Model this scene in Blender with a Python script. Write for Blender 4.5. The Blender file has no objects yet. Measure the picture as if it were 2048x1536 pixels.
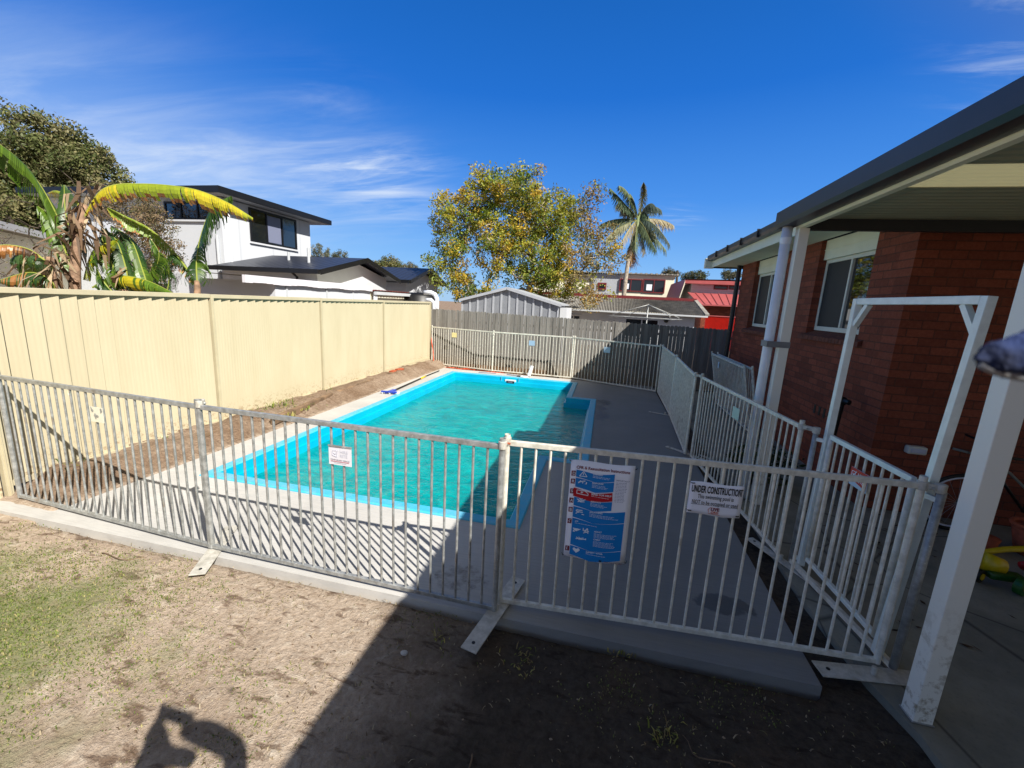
import bpy, math, random
from mathutils import Vector, Matrix, Euler
import numpy as np
R = math.radians
SC = bpy.context.scene
COL = SC.collection
rnd = random.Random(7)

# ------------------------------------------------------------------ camera
CAM_H = 2.03
PITCH, ROLL, YAW, FPX = 0.193127, -0.0521934, -0.2129141, 832.357
def cam_axes():
    p, r, y = PITCH, ROLL, YAW
    fw = Vector((math.sin(y)*math.cos(p), math.cos(y)*math.cos(p), -math.sin(p)))
    rt = Vector((math.cos(y), -math.sin(y), 0)); dn = fw.cross(rt)
    c, s = math.cos(r), math.sin(r)
    return c*rt+s*dn, -s*rt+c*dn, fw
RT, DN, FW = cam_axes()
CO = Vector((0, 0, CAM_H))
cam = bpy.data.cameras.new('camera'); cam_o = bpy.data.objects.new('camera', cam); COL.objects.link(cam_o)
cam.sensor_width = 36; cam.lens = FPX/2048*36; cam.clip_start = 0.02; cam.clip_end = 2000
mw = Matrix((RT, -DN, -FW)).transposed().to_4x4(); mw.translation = CO
cam_o.matrix_world = mw
cam.dof.use_dof = True; cam.dof.focus_distance = 5.0; cam.dof.aperture_fstop = 10.0
SC.camera = cam_o
# measured points: a photo pixel brought to a real plane of the place
def ray(u, v): return RT*((u-1024)/FPX) + DN*((v-768)/FPX) + FW
def D(u, v, d): return CO + ray(u, v)*d
def GX(u, v, x): r = ray(u, v); return CO + r*(x/r.x)
def GY(u, v, y): r = ray(u, v); return CO + r*(y/r.y)
def GZ(u, v, z): r = ray(u, v); return CO + r*((z-CAM_H)/r.z)

# ------------------------------------------------------------------ world, sun, exposure
SUN = Vector((0.907, -0.6456, 1.0)).normalized()
EL = math.asin(SUN.z); AZ = math.atan2(SUN.x, SUN.y)
W = bpy.data.worlds.new('World'); SC.world = W; W.use_nodes = True
wt = W.node_tree; wt.nodes.clear()
def wn(t, **k):
    n = wt.nodes.new(t)
    for a, b in k.items(): setattr(n, a, b)
    return n
def wmath(op, a, b=None, c=None):
    n = wn('ShaderNodeMath', operation=op)
    for i, s in enumerate((a, b, c)):
        if s is None: continue
        if isinstance(s, (int, float)): n.inputs[i].default_value = s
        else: wt.links.new(s, n.inputs[i])
    return n.outputs[0]
sky = wn('ShaderNodeTexSky', sky_type='NISHITA', sun_disc=False, sun_elevation=EL, sun_rotation=AZ,
         air_density=1.0, dust_density=0.35, ozone_density=3.0)
hs = wn('ShaderNodeHueSaturation'); hs.inputs['Saturation'].default_value = 1.32; hs.inputs['Value'].default_value = 1.0
wt.links.new(sky.outputs[0], hs.inputs['Color'])
tc = wn('ShaderNodeTexCoord'); sep = wn('ShaderNodeSeparateXYZ'); wt.links.new(tc.outputs['Generated'], sep.inputs[0])
# deep clear winter blue by height over the Nishita sky; unseen zenith dulled for less blue fill
rp = wn('ShaderNodeValToRGB'); wt.links.new(sep.outputs[2], rp.inputs[0]); el_ = rp.color_ramp.elements
el_[0].position = 0.0; el_[0].color = (.34, .60, .93, 1); el_[1].position = 1.0; el_[1].color = (.05, .08, .14, 1)
for p_, c_ in ((.08, (.21, .49, .96, 1)), (.22, (.070, .30, .88, 1)), (.40, (.014, .165, .68, 1)), (.58, (.008, .12, .50, 1)), (.74, (.03, .07, .17, 1))): e_ = el_.new(p_); e_.color = c_
sc10 = wn('ShaderNodeVectorMath', operation='SCALE'); wt.links.new(rp.outputs[0], sc10.inputs[0]); sc10.inputs['Scale'].default_value = 9.6
sm = wn('ShaderNodeMix', data_type='RGBA'); sm.inputs['Factor'].default_value = .85; wt.links.new(hs.outputs[0], sm.inputs['A']); wt.links.new(sc10.outputs[0], sm.inputs['B'])
zz = wmath('ADD', wmath('MAXIMUM', sep.outputs[2], 0.0), 0.12)
cx, cy = wmath('DIVIDE', sep.outputs[0], zz), wmath('DIVIDE', sep.outputs[1], zz)
def cloud_noise(rot, sx, sy, scale, lo, hi, dist):
    cb = wn('ShaderNodeCombineXYZ'); wt.links.new(cx, cb.inputs[0]); wt.links.new(cy, cb.inputs[1])
    mp = wn('ShaderNodeMapping'); mp.inputs['Rotation'].default_value = (0, 0, R(rot)); mp.inputs['Scale'].default_value = (sx, sy, 1)
    wt.links.new(cb.outputs[0], mp.inputs[0])
    nz = wn('ShaderNodeTexNoise'); nz.inputs['Scale'].default_value = scale; nz.inputs['Detail'].default_value = 7
    nz.inputs['Roughness'].default_value = 0.62; nz.inputs['Distortion'].default_value = dist
    wt.links.new(mp.outputs[0], nz.inputs['Vector'])
    mr = wn('ShaderNodeMapRange', interpolation_type='SMOOTHSTEP'); mr.inputs['From Min'].default_value = lo; mr.inputs['From Max'].default_value = hi
    wt.links.new(nz.outputs[0], mr.inputs[0]); return mr.outputs[0]
def blob(u, v, u2, v2, wid, amp):
    """soft elongated area of the sky between two directions"""
    a = ray(u, v).normalized(); b = ray(u2, v2).normalized(); m = ((a+b)/2).normalized()
    ax = (b-a); L = ax.length/2; ax.normalize(); ay = m.cross(ax).normalized()
    def dot(vec, off):
        n = wn('ShaderNodeVectorMath', operation='DOT_PRODUCT'); wt.links.new(tc.outputs['Generated'], n.inputs[0]); n.inputs[1].default_value = vec
        return wmath('SUBTRACT', n.outputs['Value'], off)
    p = wmath('DIVIDE', dot(ax, m.dot(ax)), L); q = wmath('DIVIDE', dot(ay, m.dot(ay)), wid)
    d2 = wmath('ADD', wmath('MULTIPLY', p, p), wmath('MULTIPLY', q, q))
    e = wmath('POWER', 2.718, wmath('MULTIPLY', d2, -1.0))
    front = wmath('GREATER_THAN', dot(m, 0.0), 0.0)
    return wmath('MULTIPLY', wmath('MULTIPLY', e, front), amp)
c1 = cloud_noise(-50, 0.55, 1.9, 1.5, 0.30, 0.86, 0.9)
c2 = cloud_noise(-10, 0.8, 3.2, 2.2, 0.42, 0.8, 0.8)
m1 = wmath('ADD', blob(-250, 230, 640, 385, 0.13, 0.75), blob(640, 350, 880, 395, 0.06, 0.95))
m1 = wmath('ADD', m1, blob(560, 180, 760, 215, 0.045, 0.35))
m2 = wmath('ADD', blob(1900, 60, 2150, -60, 0.16, 0.6), blob(560, 320, 880, 330, 0.035, 0.7))
m2 = wmath('ADD', m2, blob(1320, 425, 1400, 435, 0.02, 0.45))
cl = wmath('ADD', wmath('MULTIPLY', c1, m1), wmath('MULTIPLY', c2, m2))
base_haze = wmath('MULTIPLY', blob(-300, 320, 560, 410, 0.13, 0.42), 1.0)
cl = wmath('MINIMUM', wmath('ADD', cl, base_haze), 0.85)
mix = wn('ShaderNodeMix', data_type='RGBA'); wt.links.new(cl, mix.inputs['Factor'])
wt.links.new(sm.outputs['Result'], mix.inputs['A']); mix.inputs['B'].default_value = (6.6, 7.6, 9.2, 1)
# broad pale sky glow around the sun, added behind the camera to neutralise the fill
sdn = wn('ShaderNodeVectorMath', operation='DOT_PRODUCT'); wt.links.new(tc.outputs['Generated'], sdn.inputs[0]); sdn.inputs[1].default_value = SUN
gmr = wn('ShaderNodeMapRange', interpolation_type='SMOOTHSTEP'); gmr.inputs['From Min'].default_value = 0.12; gmr.inputs['From Max'].default_value = .62; gmr.inputs['To Max'].default_value = 0.97
wt.links.new(sdn.outputs['Value'], gmr.inputs[0])
mix2 = wn('ShaderNodeMix', data_type='RGBA'); wt.links.new(gmr.outputs[0], mix2.inputs['Factor']); wt.links.new(mix.outputs['Result'], mix2.inputs['A']); mix2.inputs['B'].default_value = (2.3, 2.45, 2.75, 1)
bg = wn('ShaderNodeBackground'); bg.inputs['Strength'].default_value = 0.066
wt.links.new(mix2.outputs['Result'], bg.inputs['Color'])
wo = wn('ShaderNodeOutputWorld'); wt.links.new(bg.outputs[0], wo.inputs[0])

sl = bpy.data.lights.new('sun', 'SUN'); sl.energy = 5.0; sl.angle = R(0.5); sl.color = (1.0, 0.95, 0.87)
so = bpy.data.objects.new('sun', sl); COL.objects.link(so); so.rotation_euler = SUN.to_track_quat('Z', 'Y').to_euler(); so.location = SUN*40
SC.view_settings.view_transform = 'Standard'; SC.view_settings.look = 'None'; SC.view_settings.exposure = 0.7; SC.view_settings.gamma = 1
SC.render.engine = 'CYCLES'
SC.cycles.max_bounces = 7; SC.cycles.transparent_max_bounces = 12
SC.cycles.caustics_reflective = False; SC.cycles.caustics_refractive = False
try: SC.cycles.sample_clamp_indirect = 6
except Exception: pass

# ------------------------------------------------------------------ materials
def s2l(c):
    return tuple((x/12.92 if x <= .04045 else ((x+.055)/1.055)**2.4) for x in (v/255 for v in c))
class MT:
    def __init__(s, name):
        s.m = bpy.data.materials.new(name); s.m.use_nodes = True; s.t = s.m.node_tree; s.t.nodes.clear()
        s.b = s.n('ShaderNodeBsdfPrincipled'); s.o = s.n('ShaderNodeOutputMaterial'); s.l(s.b.outputs[0], s.o.inputs[0])
        s._p = None
    def n(s, t, **k):
        x = s.t.nodes.new(t)
        for a, b in k.items(): setattr(x, a, b)
        return x
    def l(s, a, b): s.t.links.new(a, b)
    def set(s, **k):
        for a, b in k.items():
            i = s.b.inputs[a.replace('_', ' ')]
            if hasattr(b, 'is_linked'): s.l(b, i)
            elif isinstance(b, tuple): i.default_value = (*b, 1) if len(b) == 3 else b
            else: i.default_value = b
        return s
    def pos(s):
        if s._p is None: s._p = s.n('ShaderNodeNewGeometry').outputs['Position']
        return s._p
    def mapv(s, scale=(1, 1, 1), rot=(0, 0, 0), loc=(0, 0, 0), src=None):
        m = s.n('ShaderNodeMapping'); m.inputs['Scale'].default_value = scale; m.inputs['Rotation'].default_value = rot; m.inputs['Location'].default_value = loc
        s.l(src or s.pos(), m.inputs[0]); return m.outputs[0]
    def noise(s, scale, detail=4, rough=.55, vec=None, dist=0):
        x = s.n('ShaderNodeTexNoise'); x.inputs['Scale'].default_value = scale; x.inputs['Detail'].default_value = detail
        x.inputs['Roughness'].default_value = rough; x.inputs['Distortion'].default_value = dist
        s.l(vec or s.pos(), x.inputs['Vector']); return x.outputs[0]
    def rng(s, v, a, b, c=0., d=1.):
        m = s.n('ShaderNodeMapRange'); s.l(v, m.inputs[0])
        for i, x in enumerate((a, b, c, d)): m.inputs[i+1].default_value = x
        return m.outputs[0]
    def math(s, op, a, b=0.0):
        m = s.n('ShaderNodeMath', operation=op)
        for i, x in enumerate((a, b)):
            if isinstance(x, (int, float)): m.inputs[i].default_value = x
            else: s.l(x, m.inputs[i])
        return m.outputs[0]
    def mix(s, f, a, b, mode='MIX'):
        m = s.n('ShaderNodeMix', data_type='RGBA', blend_type=mode)
        if isinstance(f, (int, float)): m.inputs['Factor'].default_value = f
        else: s.l(f, m.inputs['Factor'])
        for k, x in (('A', a), ('B', b)):
            if isinstance(x, tuple): m.inputs[k].default_value = (*x, 1)
            else: s.l(x, m.inputs[k])
        return m.outputs['Result']
    def bump(s, h, strength=.3, dist=.02, after=None):
        b = s.n('ShaderNodeBump'); b.inputs['Strength'].default_value = strength; b.inputs['Distance'].default_value = dist
        s.l(h, b.inputs['Height'])
        if after is not None: s.l(after, b.inputs['Normal'])
        s.l(b.outputs[0], s.b.inputs['Normal']); return b.outputs[0]
def simple(name, rgb, rough=.6, metal=0, var=.12, vs=6., bump=0, bs=60, spec=.5):
    """plain paint / plastic with a little mottling"""
    m = MT(name); c = s2l(rgb)
    a = m.noise(vs, 5, .6); d = tuple(x*(1-var*2) for x in c); e = tuple(min(1, x*(1+var)) for x in c)
    m.set(Base_Color=m.mix(m.rng(a, .3, .7), d, e), Roughness=rough, Metallic=metal, Specular_IOR_Level=spec)
    if bump: m.bump(m.noise(bs, 3), bump, .01)
    return m.m
M = {}
def vcol_mat(name, rough=.55, trans=.0, spec=.3):
    m = MT(name); a = m.n('ShaderNodeAttribute', attribute_name='Col')
    m.set(Base_Color=a.outputs[0], Roughness=rough, Specular_IOR_Level=spec)
    if trans:
        t = m.n('ShaderNodeBsdfTranslucent'); m.l(a.outputs[0], t.inputs[0]); x = m.n('ShaderNodeMixShader'); x.inputs[0].default_value = trans
        m.l(m.b.outputs[0], x.inputs[1]); m.l(t.outputs[0], x.inputs[2]); m.l(x.outputs[0], m.o.inputs[0])
    return m.m
M['leaf'] = vcol_mat('leaf_surface', .5, .3); M['bark'] = simple('bark', (120, 108, 95), .9, var=.3, vs=9, bump=.5, bs=40)
M['blade'] = vcol_mat('grass_blade', .6, .25)
M['banana'] = vcol_mat('banana_leaf_surface', .38, .35, .5)

# soil and lawn
m = MT('soil_ground')
p = m.pos(); big = m.noise(.9, 4, .6); fine = m.noise(26, 8, .7); clod = m.noise(9, 6, .65, dist=.6); grit = m.noise(120, 3, .6)
dry, wet, pale = s2l((198, 181, 162)), s2l((162, 143, 124)), s2l((212, 199, 180))
col = m.mix(m.rng(fine, .35, .7), wet, dry); col = m.mix(m.rng(clod, .55, .75), col, pale)
streak = m.noise(5, 6, .6, vec=m.mapv((1, 3, 1), (0, 0, R(35))), dist=.5)
col = m.mix(m.math('MULTIPLY', m.rng(streak, .56, .64), .7), col, s2l((92, 70, 54)))
sx = m.n('ShaderNodeSeparateXYZ'); m.l(p, sx.inputs[0])
# roof shade put into the soil colour: earth darker on the patio side
soil_shade = m.rng(m.math('ADD', sx.outputs[0], m.rng(big, .3, .7, -.35, .35)), -1.35, -.55)
soil_shade = m.math('MULTIPLY', soil_shade, .88)
col = m.mix(soil_shade, col, m.mix(m.rng(fine, .35, .7), s2l((32, 28, 25)), s2l((60, 52, 44))))
wetpatch = m.math('MULTIPLY', m.rng(m.noise(1.3, 5, .6), .5, .62), .25)
col = m.mix(wetpatch, col, s2l((110, 88, 68)))
# freshly turned darker earth in the raised strip by the cream fence
strip = m.rng(m.math('ADD', sx.outputs[0], m.rng(m.noise(6, 4, .6), .3, .7, -.06, .06)), -4.72, -4.60, 1., 0.)
strip = m.math('MULTIPLY', strip, m.rng(sx.outputs[1], 2.45, 2.6, 0., 1.))
strip = m.math('MULTIPLY', strip, m.rng(m.noise(1.1, 4, .6), .35, .65, .95, .45))
col = m.mix(strip, col, m.mix(m.rng(fine, .35, .7), s2l((96, 76, 60)), s2l((140, 116, 94))))
# green cast of thin lawn
gx = m.rng(m.math('ADD', m.math('ABSOLUTE', m.math('ADD', sx.outputs[0], 3.65)), m.rng(m.noise(1.7, 4, .6), .3, .7, -.7, .7)), .3, 1.35, 1., 0.)
gy = m.rng(m.math('ADD', m.math('ABSOLUTE', m.math('SUBTRACT', sx.outputs[1], 1.15)), m.rng(m.noise(2.3, 4, .6), .3, .7, -.3, .3)), .5, .95, 1., 0.)
gm = m.math('MULTIPLY', m.math('MULTIPLY', gx, gy), m.rng(fine, .3, .6, .35, .92))
col = m.mix(gm, col, s2l((116, 126, 76)))
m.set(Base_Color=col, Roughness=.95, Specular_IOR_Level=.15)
b1 = m.bump(clod, .55, .05); m.bump(m.math('ADD', fine, m.math('MULTIPLY', grit, .4)), .9, .025, b1)
M['soil'] = m.m
# concrete deck
m = MT('deck_concrete')
a = m.noise(1.1, 5, .6); f = m.noise(60, 6, .7); g = m.noise(240, 2, .5)
col = m.mix(m.rng(a, .35, .7), s2l((178, 176, 172)), s2l((198, 196, 191)))
col = m.mix(m.rng(f, .62, .75, 0, .35), col, s2l((140, 136, 128)))
br = m.noise(14, 5, .6, vec=m.mapv((.35, 5, 1)))
col = m.mix(m.rng(br, .45, .6, 0, .16), col, s2l((128, 126, 122)))
# shade of the roof put into the deck colour: right-hand side darker and cooler
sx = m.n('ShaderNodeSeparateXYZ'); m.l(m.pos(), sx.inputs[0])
deck_shade = m.rng(m.math('ADD', sx.outputs[0], m.rng(a, .3, .7, -.12, .12)), -1.0, .1)
col = m.mix(m.math('MULTIPLY', deck_shade, .66), col, s2l((80, 84, 86)))
def spot(mm, x, y, rx, ry, k=.12):
    dx = mm.math('DIVIDE', mm.math('SUBTRACT', sx.outputs[0], x), rx); dy = mm.math('DIVIDE', mm.math('SUBTRACT', sx.outputs[1], y), ry)
    d = mm.math('ADD', mm.math('MULTIPLY', dx, dx), mm.math('MULTIPLY', dy, dy))
    w = mm.rng(mm.noise(5, 4, .6), .3, .7, -.5, .5)
    return mm.rng(mm.math('ADD', d, w), .8, 1.0, 1., 0.)
wetm = None
for (x, y, rx, ry) in ((1.0, 2.90, .21, .115), (.08, 9.05, .17, .3), (.05, 7.9, .16, .35), (.04, 8.5, .13, .2)):
    s_ = spot(m, x, y, rx, ry); wetm = s_ if wetm is None else m.math('MAXIMUM', wetm, s_)
col = m.mix(m.math('MULTIPLY', wetm, .62), col, s2l((52, 50, 50)))
mud = m.math('MULTIPLY', spot(m, -.88, 2.64, .24, .16), m.rng(m.noise(12, 6, .7), .42, .75))
col = m.mix(m.math('MULTIPLY', mud, .8), col, s2l((70, 58, 46)))
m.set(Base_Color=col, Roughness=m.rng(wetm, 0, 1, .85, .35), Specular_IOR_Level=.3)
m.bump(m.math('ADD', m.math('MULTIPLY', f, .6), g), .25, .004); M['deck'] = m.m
# old patio concrete
m = MT('patio_concrete'); a = m.noise(1.6, 6, .65); f = m.noise(40, 6, .7); v = m.n('ShaderNodeTexVoronoi', feature='DISTANCE_TO_EDGE'); v.inputs['Scale'].default_value = .9
m.l(m.mapv(src=None), v.inputs['Vector'])
col = m.mix(m.rng(a, .35, .7), s2l((112, 110, 98)), s2l((150, 147, 132))); col = m.mix(m.rng(f, .55, .75, 0, .5), col, s2l((86, 84, 74)))
col = m.mix(m.rng(v.outputs['Distance'], 0, .012, .8, 0), col, s2l((60, 56, 48)))
m.set(Base_Color=col, Roughness=.9); m.bump(f, .4, .006); M['patio'] = m.m
# painted metals
def galv(name, base, dirty, spl=.55, rough=.42, metal=.55):
    m = MT(name); a = m.noise(22, 5, .6); b = m.noise(90, 4, .7)
    col = m.mix(m.rng(a, .35, .68), s2l(dirty), s2l(base)); col = m.mix(m.rng(b, spl+.07, spl+.14, 0, .75), col, s2l((226, 224, 216)))
    col = m.mix(m.rng(m.noise(4, 4, .6), .62, .7, 0, .5), col, s2l((150, 128, 104)))
    m.set(Base_Color=col, Roughness=m.rng(a, .3, .7, rough, rough+.22), Metallic=metal, Specular_IOR_Level=.5); m.bump(b, .15, .003); return m.m
M['galv'] = galv('galvanised_steel', (186, 188, 186), (146, 148, 146))
M['galv_white'] = galv('old_white_paint_steel', (232, 229, 216), (200, 196, 182), metal=.1, rough=.5)
M['galv_foot'] = galv('foot_steel', (212, 208, 198), (176, 172, 160), metal=.25, rough=.6)
M['gate_paint'] = simple('gate_light_paint', (228, 236, 232), .42, .15, var=.06, vs=14)
# yellow steel fence
m = MT('cream_sheet_steel'); sx = m.n('ShaderNodeSeparateXYZ'); m.l(m.pos(), sx.inputs[0])
a = m.noise(3, 5, .6, vec=m.mapv((1, 1, .25)))
col = m.mix(m.rng(a, .3, .7), s2l((184, 173, 144)), s2l((193, 183, 155)))
spl = m.math('MULTIPLY', m.rng(m.noise(24, 5, .7), .52, .62), m.rng(sx.outputs[2], .10, .42, .9, 0.))
col = m.mix(spl, col, s2l((132, 104, 74)))
rib = m.n('ShaderNodeTexWave', wave_type='BANDS', bands_direction='Y', wave_profile='SIN'); rib.inputs['Scale'].default_value = 9; m.l(m.pos(), rib.inputs['Vector'])
m.set(Base_Color=col, Roughness=.5, Specular_IOR_Level=.35); m.bump(rib.outputs['Fac'], .22, .004); M['cream_steel'] = m.m
M['cream_trim'] = simple('cream_trim', (190, 180, 151), .5, var=.04)
# weathered timber
def timber(name, c1, c2, c3):
    m = MT(name); g = m.noise(9, 7, .65, vec=m.mapv((3.2, 3.2, .22)), dist=.35); b = m.n('ShaderNodeTexWhiteNoise', noise_dimensions='1D')
    sx = m.n('ShaderNodeSeparateXYZ'); m.l(m.pos(), sx.inputs[0]); m.l(m.math('FLOOR', m.math('DIVIDE', m.math('ADD', sx.outputs[0], 5.35), .0985), 0), b.inputs['W'])
    col = m.mix(m.rng(g, .3, .7), s2l(c1), s2l(c2)); col = m.mix(m.rng(b.outputs['Value'], 0, 1, 0, .5), col, s2l(c3))
    kn = m.noise(3.5, 3, .5, vec=m.mapv((3, 3, 1.2))); col = m.mix(m.rng(kn, .68, .76, 0, .6), col, s2l((84, 70, 58)))
    lo = m.rng(m.math('ADD', sx.outputs[2], m.rng(g, .3, .7, -.1, .1)), .0, .35, .45, 0.); col = m.mix(lo, col, s2l((150, 132, 100)))
    m.set(Base_Color=col, Roughness=.9, Specular_IOR_Level=.2); m.bump(g, .4, .01); return m.m
M['timber'] = timber('grey_weathered_timber', (92, 88, 84), (132, 128, 122), (156, 152, 146))
M['sleeper'] = simple('old_sleeper_wood', (128, 104, 80), .95, var=.3, vs=5, bump=.6, bs=30)
# bricks
def brick(name, axis, c1=(150, 82, 60), c2=(116, 62, 46), mort=(100, 66, 54)):
    m = MT(name); sx = m.n('ShaderNodeSeparateXYZ'); m.l(m.pos(), sx.inputs[0]); cb = m.n('ShaderNodeCombineXYZ')
    m.l(sx.outputs[1 if axis == 'x' else 0], cb.inputs[0]); m.l(sx.outputs[2], cb.inputs[1])
    bt = m.n('ShaderNodeTexBrick'); bt.inputs['Scale'].default_value = 1.0; bt.inputs['Brick Width'].default_value = .24; bt.inputs['Row Height'].default_value = .086
    bt.inputs['Mortar Size'].default_value = .0055; bt.inputs['Mortar Smooth'].default_value = .3; bt.inputs['Bias'].default_value = -.1
    for k, c in (('Color1', c1), ('Color2', c2), ('Mortar', mort)): bt.inputs[k].default_value = (*s2l(c), 1)
    m.l(cb.outputs[0], bt.inputs['Vector'])
    n1 = m.noise(30, 6, .7); n2 = m.noise(1.8, 4, .6)
    col = m.mix(m.rng(n1, .35, .7, 0, .45), bt.outputs['Color'], s2l((170, 120, 104)), 'MULTIPLY'); col = m.mix(m.rng(n1, .62, .75, 0, .5), col, s2l((176, 104, 76)))
    col = m.mix(m.rng(n2, .55, .75, 0, .25), col, s2l((150, 82, 60)))
    m.set(Base_Color=col, Roughness=.85, Specular_IOR_Level=.25)
    b = m.bump(m.math('SUBTRACT', 1., bt.outputs['Fac']), .8, .012); m.bump(n1, .5, .012, b); return m.m
M['brick_x'] = brick('brick_side', 'x'); M['brick_y'] = brick('brick_front', 'y')
M['brick_loose'] = simple('loose_red_brick', (176, 88, 56), .9, var=.2, vs=14, bump=.4)
M['sill_brick'] = simple('sill_brick', (116, 62, 44), .8, var=.3, vs=20, bump=.4)
M['charcoal'] = simple('charcoal_metal', (44, 46, 54), .38, var=.08)
M['black_gutter'] = simple('black_gutter', (26, 26, 28), .45, var=.1)
M['cream_paint'] = simple('cream_paint', (228, 224, 204), .55, var=.06, vs=3)
M['post_paint'] = None
m = MT('post_paint'); sx = m.n('ShaderNodeSeparateXYZ'); m.l(m.pos(), sx.inputs[0]); a = m.noise(14, 6, .7)
dirt = m.math('MULTIPLY', m.rng(a, .5, .62), m.rng(sx.outputs[2], .1, .75, .85, 0.))
m.set(Base_Color=m.mix(dirt, s2l((232, 230, 218)), s2l((138, 122, 88))), Roughness=.55); m.bump(a, .12, .004); M['post_paint'] = m.m
M['pvc'] = simple('white_pipe', (228, 230, 234), .35, var=.05)
M['white_frame'] = simple('white_window_frame', (216, 214, 200), .45, var=.04)
M['soffit'] = simple('soffit_paint', (228, 227, 208), .6, var=.05, vs=2)
M['strap'] = simple('grey_strap', (120, 122, 124), .5)
def glass(name, col=(10, 12, 14), rough=.03):
    m = MT(name); n = m.noise(2.5, 2); m.set(Base_Color=s2l(col), Roughness=rough, Specular_IOR_Level=1.0, Coat_Weight=.6, Coat_Roughness=.02)
    m.bump(n, .05, .02); return m.m
M['glass'] = glass('window_glass'); M['screen'] = simple('fly_screen', (36, 38, 38), .6, var=.1); M['glass_far'] = glass('distant_window_glass', (26, 30, 34), .08)
M['white_wall'] = simple('white_render', (204, 207, 212), .7, var=.04, vs=1.5)
M['grey_wall'] = simple('pale_cladding', (190, 194, 198), .7, var=.05, vs=1.5)
M['black'] = simple('black_plastic', (18, 18, 19), .45, var=.1)
M['roof_dark'] = simple('dark_roof_metal', (40, 44, 56), .4, var=.1)
# patio ceiling: fine ribs running across
def ribbed(name, c, dirn, sc, strength=.5, rough=.5):
    m = MT(name); w = m.n('ShaderNodeTexWave', wave_type='BANDS', bands_direction=dirn, wave_profile='SIN'); w.inputs['Scale'].default_value = sc; m.l(m.pos(), w.inputs['Vector'])
    cc = s2l(c); m.set(Base_Color=m.mix(m.rng(m.noise(4, 4), .3, .7), tuple(x*.85 for x in cc), cc), Roughness=rough); m.bump(w.outputs['Fac'], strength, .02); return m.m
M['roof_dark'] = ribbed('dark_roof_ribbed', (42, 46, 58), 'X', 1.1, .6, .42)
M['ceiling'] = ribbed('patio_ceiling_steel', (176, 172, 148), 'Y', 3.2)
m = MT('translucent_roof_sheet'); w = m.n('ShaderNodeTexWave', wave_type='BANDS', bands_direction='Y'); w.inputs['Scale'].default_value = 4; m.l(m.pos(), w.inputs['Vector'])
m.set(Base_Color=s2l((232, 228, 206)), Roughness=.5); m.bump(w.outputs['Fac'], .6, .02)
t = m.n('ShaderNodeBsdfTranslucent'); t.inputs[0].default_value = (*s2l((226, 222, 196)), 1); x = m.n('ShaderNodeMixShader'); x.inputs[0].default_value = .42
m.l(m.b.outputs[0], x.inputs[1]); m.l(t.outputs[0], x.inputs[2]); m.l(x.outputs[0], m.o.inputs[0]); M['laser'] = m.m
# pool
m = MT('pool_gelcoat'); a = m.noise(2.2, 4); m.set(Base_Color=m.mix(m.rng(a, .3, .7), s2l((0, 160, 200)), s2l((6, 180, 214))), Roughness=.25, Specular_IOR_Level=.5); M['shell'] = m.m
m = MT('pool_floor_gelcoat'); a = m.noise(1.2, 4); m.set(Base_Color=m.mix(m.rng(a, .3, .7), s2l((110, 226, 226)), s2l((130, 236, 234))), Roughness=.5); M['floor'] = m.m
m = MT('pool_coping_dusty'); a = m.noise(7, 6, .7); m.set(Base_Color=m.mix(m.rng(a, .45, .75, 0, .7), s2l((66, 178, 212)), s2l((140, 176, 196))), Roughness=.45); M['coping'] = m.m
m = MT('pool_water')
w1 = m.noise(3.2, 3, .5, vec=m.mapv((1, 1.7, 1), (0, 0, R(-25))), dist=.7); w2 = m.noise(11, 3, .5, vec=m.mapv((1, 2.0, 1), (0, 0, R(-15))), dist=.8)
hgt = m.math('ADD', w1, m.math('MULTIPLY', w2, .33))
bn = m.n('ShaderNodeBump'); bn.inputs['Strength'].default_value = .5; bn.inputs['Distance'].default_value = .06; m.l(hgt, bn.inputs['Height'])
tr = m.n('ShaderNodeBsdfTransparent'); tr.inputs[0].default_value = (*s2l((110, 240, 236)), 1)
df = m.n('ShaderNodeBsdfDiffuse'); m.l(bn.outputs[0], df.inputs['Normal'])
m.l(m.mix(m.rng(m.math('ADD', w1, m.math('MULTIPLY', m.math('SUBTRACT', w2, .5), .5)), .25, .75), s2l((0, 164, 170)), s2l((22, 220, 216))), df.inputs[0])
mx = m.n('ShaderNodeMixShader'); mx.inputs[0].default_value = .48; m.l(tr.outputs[0], mx.inputs[1]); m.l(df.outputs[0], mx.inputs[2])
gl = m.n('ShaderNodeBsdfGlossy'); gl.inputs['Roughness'].default_value = .04; m.l(bn.outputs[0], gl.inputs['Normal'])
fr = m.n('ShaderNodeFresnel'); fr.inputs['IOR'].default_value = 1.42; m.l(bn.outputs[0], fr.inputs['Normal'])
my = m.n('ShaderNodeMixShader'); m.l(fr.outputs[0], my.inputs[0]); m.l(mx.outputs[0], my.inputs[1]); m.l(gl.outputs[0], my.inputs[2]); m.l(my.outputs[0], m.o.inputs[0]); M['water'] = m.m
# plain colours for print and small things
def flat(name, rgb, rough=.5): m = MT(name); m.set(Base_Color=s2l(rgb), Roughness=rough); return m.m
for k, c in dict(paper=(242, 243, 252), ink_blue=(0, 128, 206), ink_red=(190, 10, 30), ink_maroon=(120, 16, 46), ink_black=(20, 22, 26), ink_white=(236, 242, 250), ink_grey=(120, 126, 150),
                 ink_orange=(200, 96, 60), plate=(222, 220, 226), plate_red=(196, 52, 40), plate_pale=(186, 206, 220), plate_green=(176, 204, 190), plate_cream=(236, 222, 160), plate_blue=(150, 178, 204),
                 faint=(196, 196, 208), faint_dark=(130, 124, 132)).items(): M[k] = flat(k, c)

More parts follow.
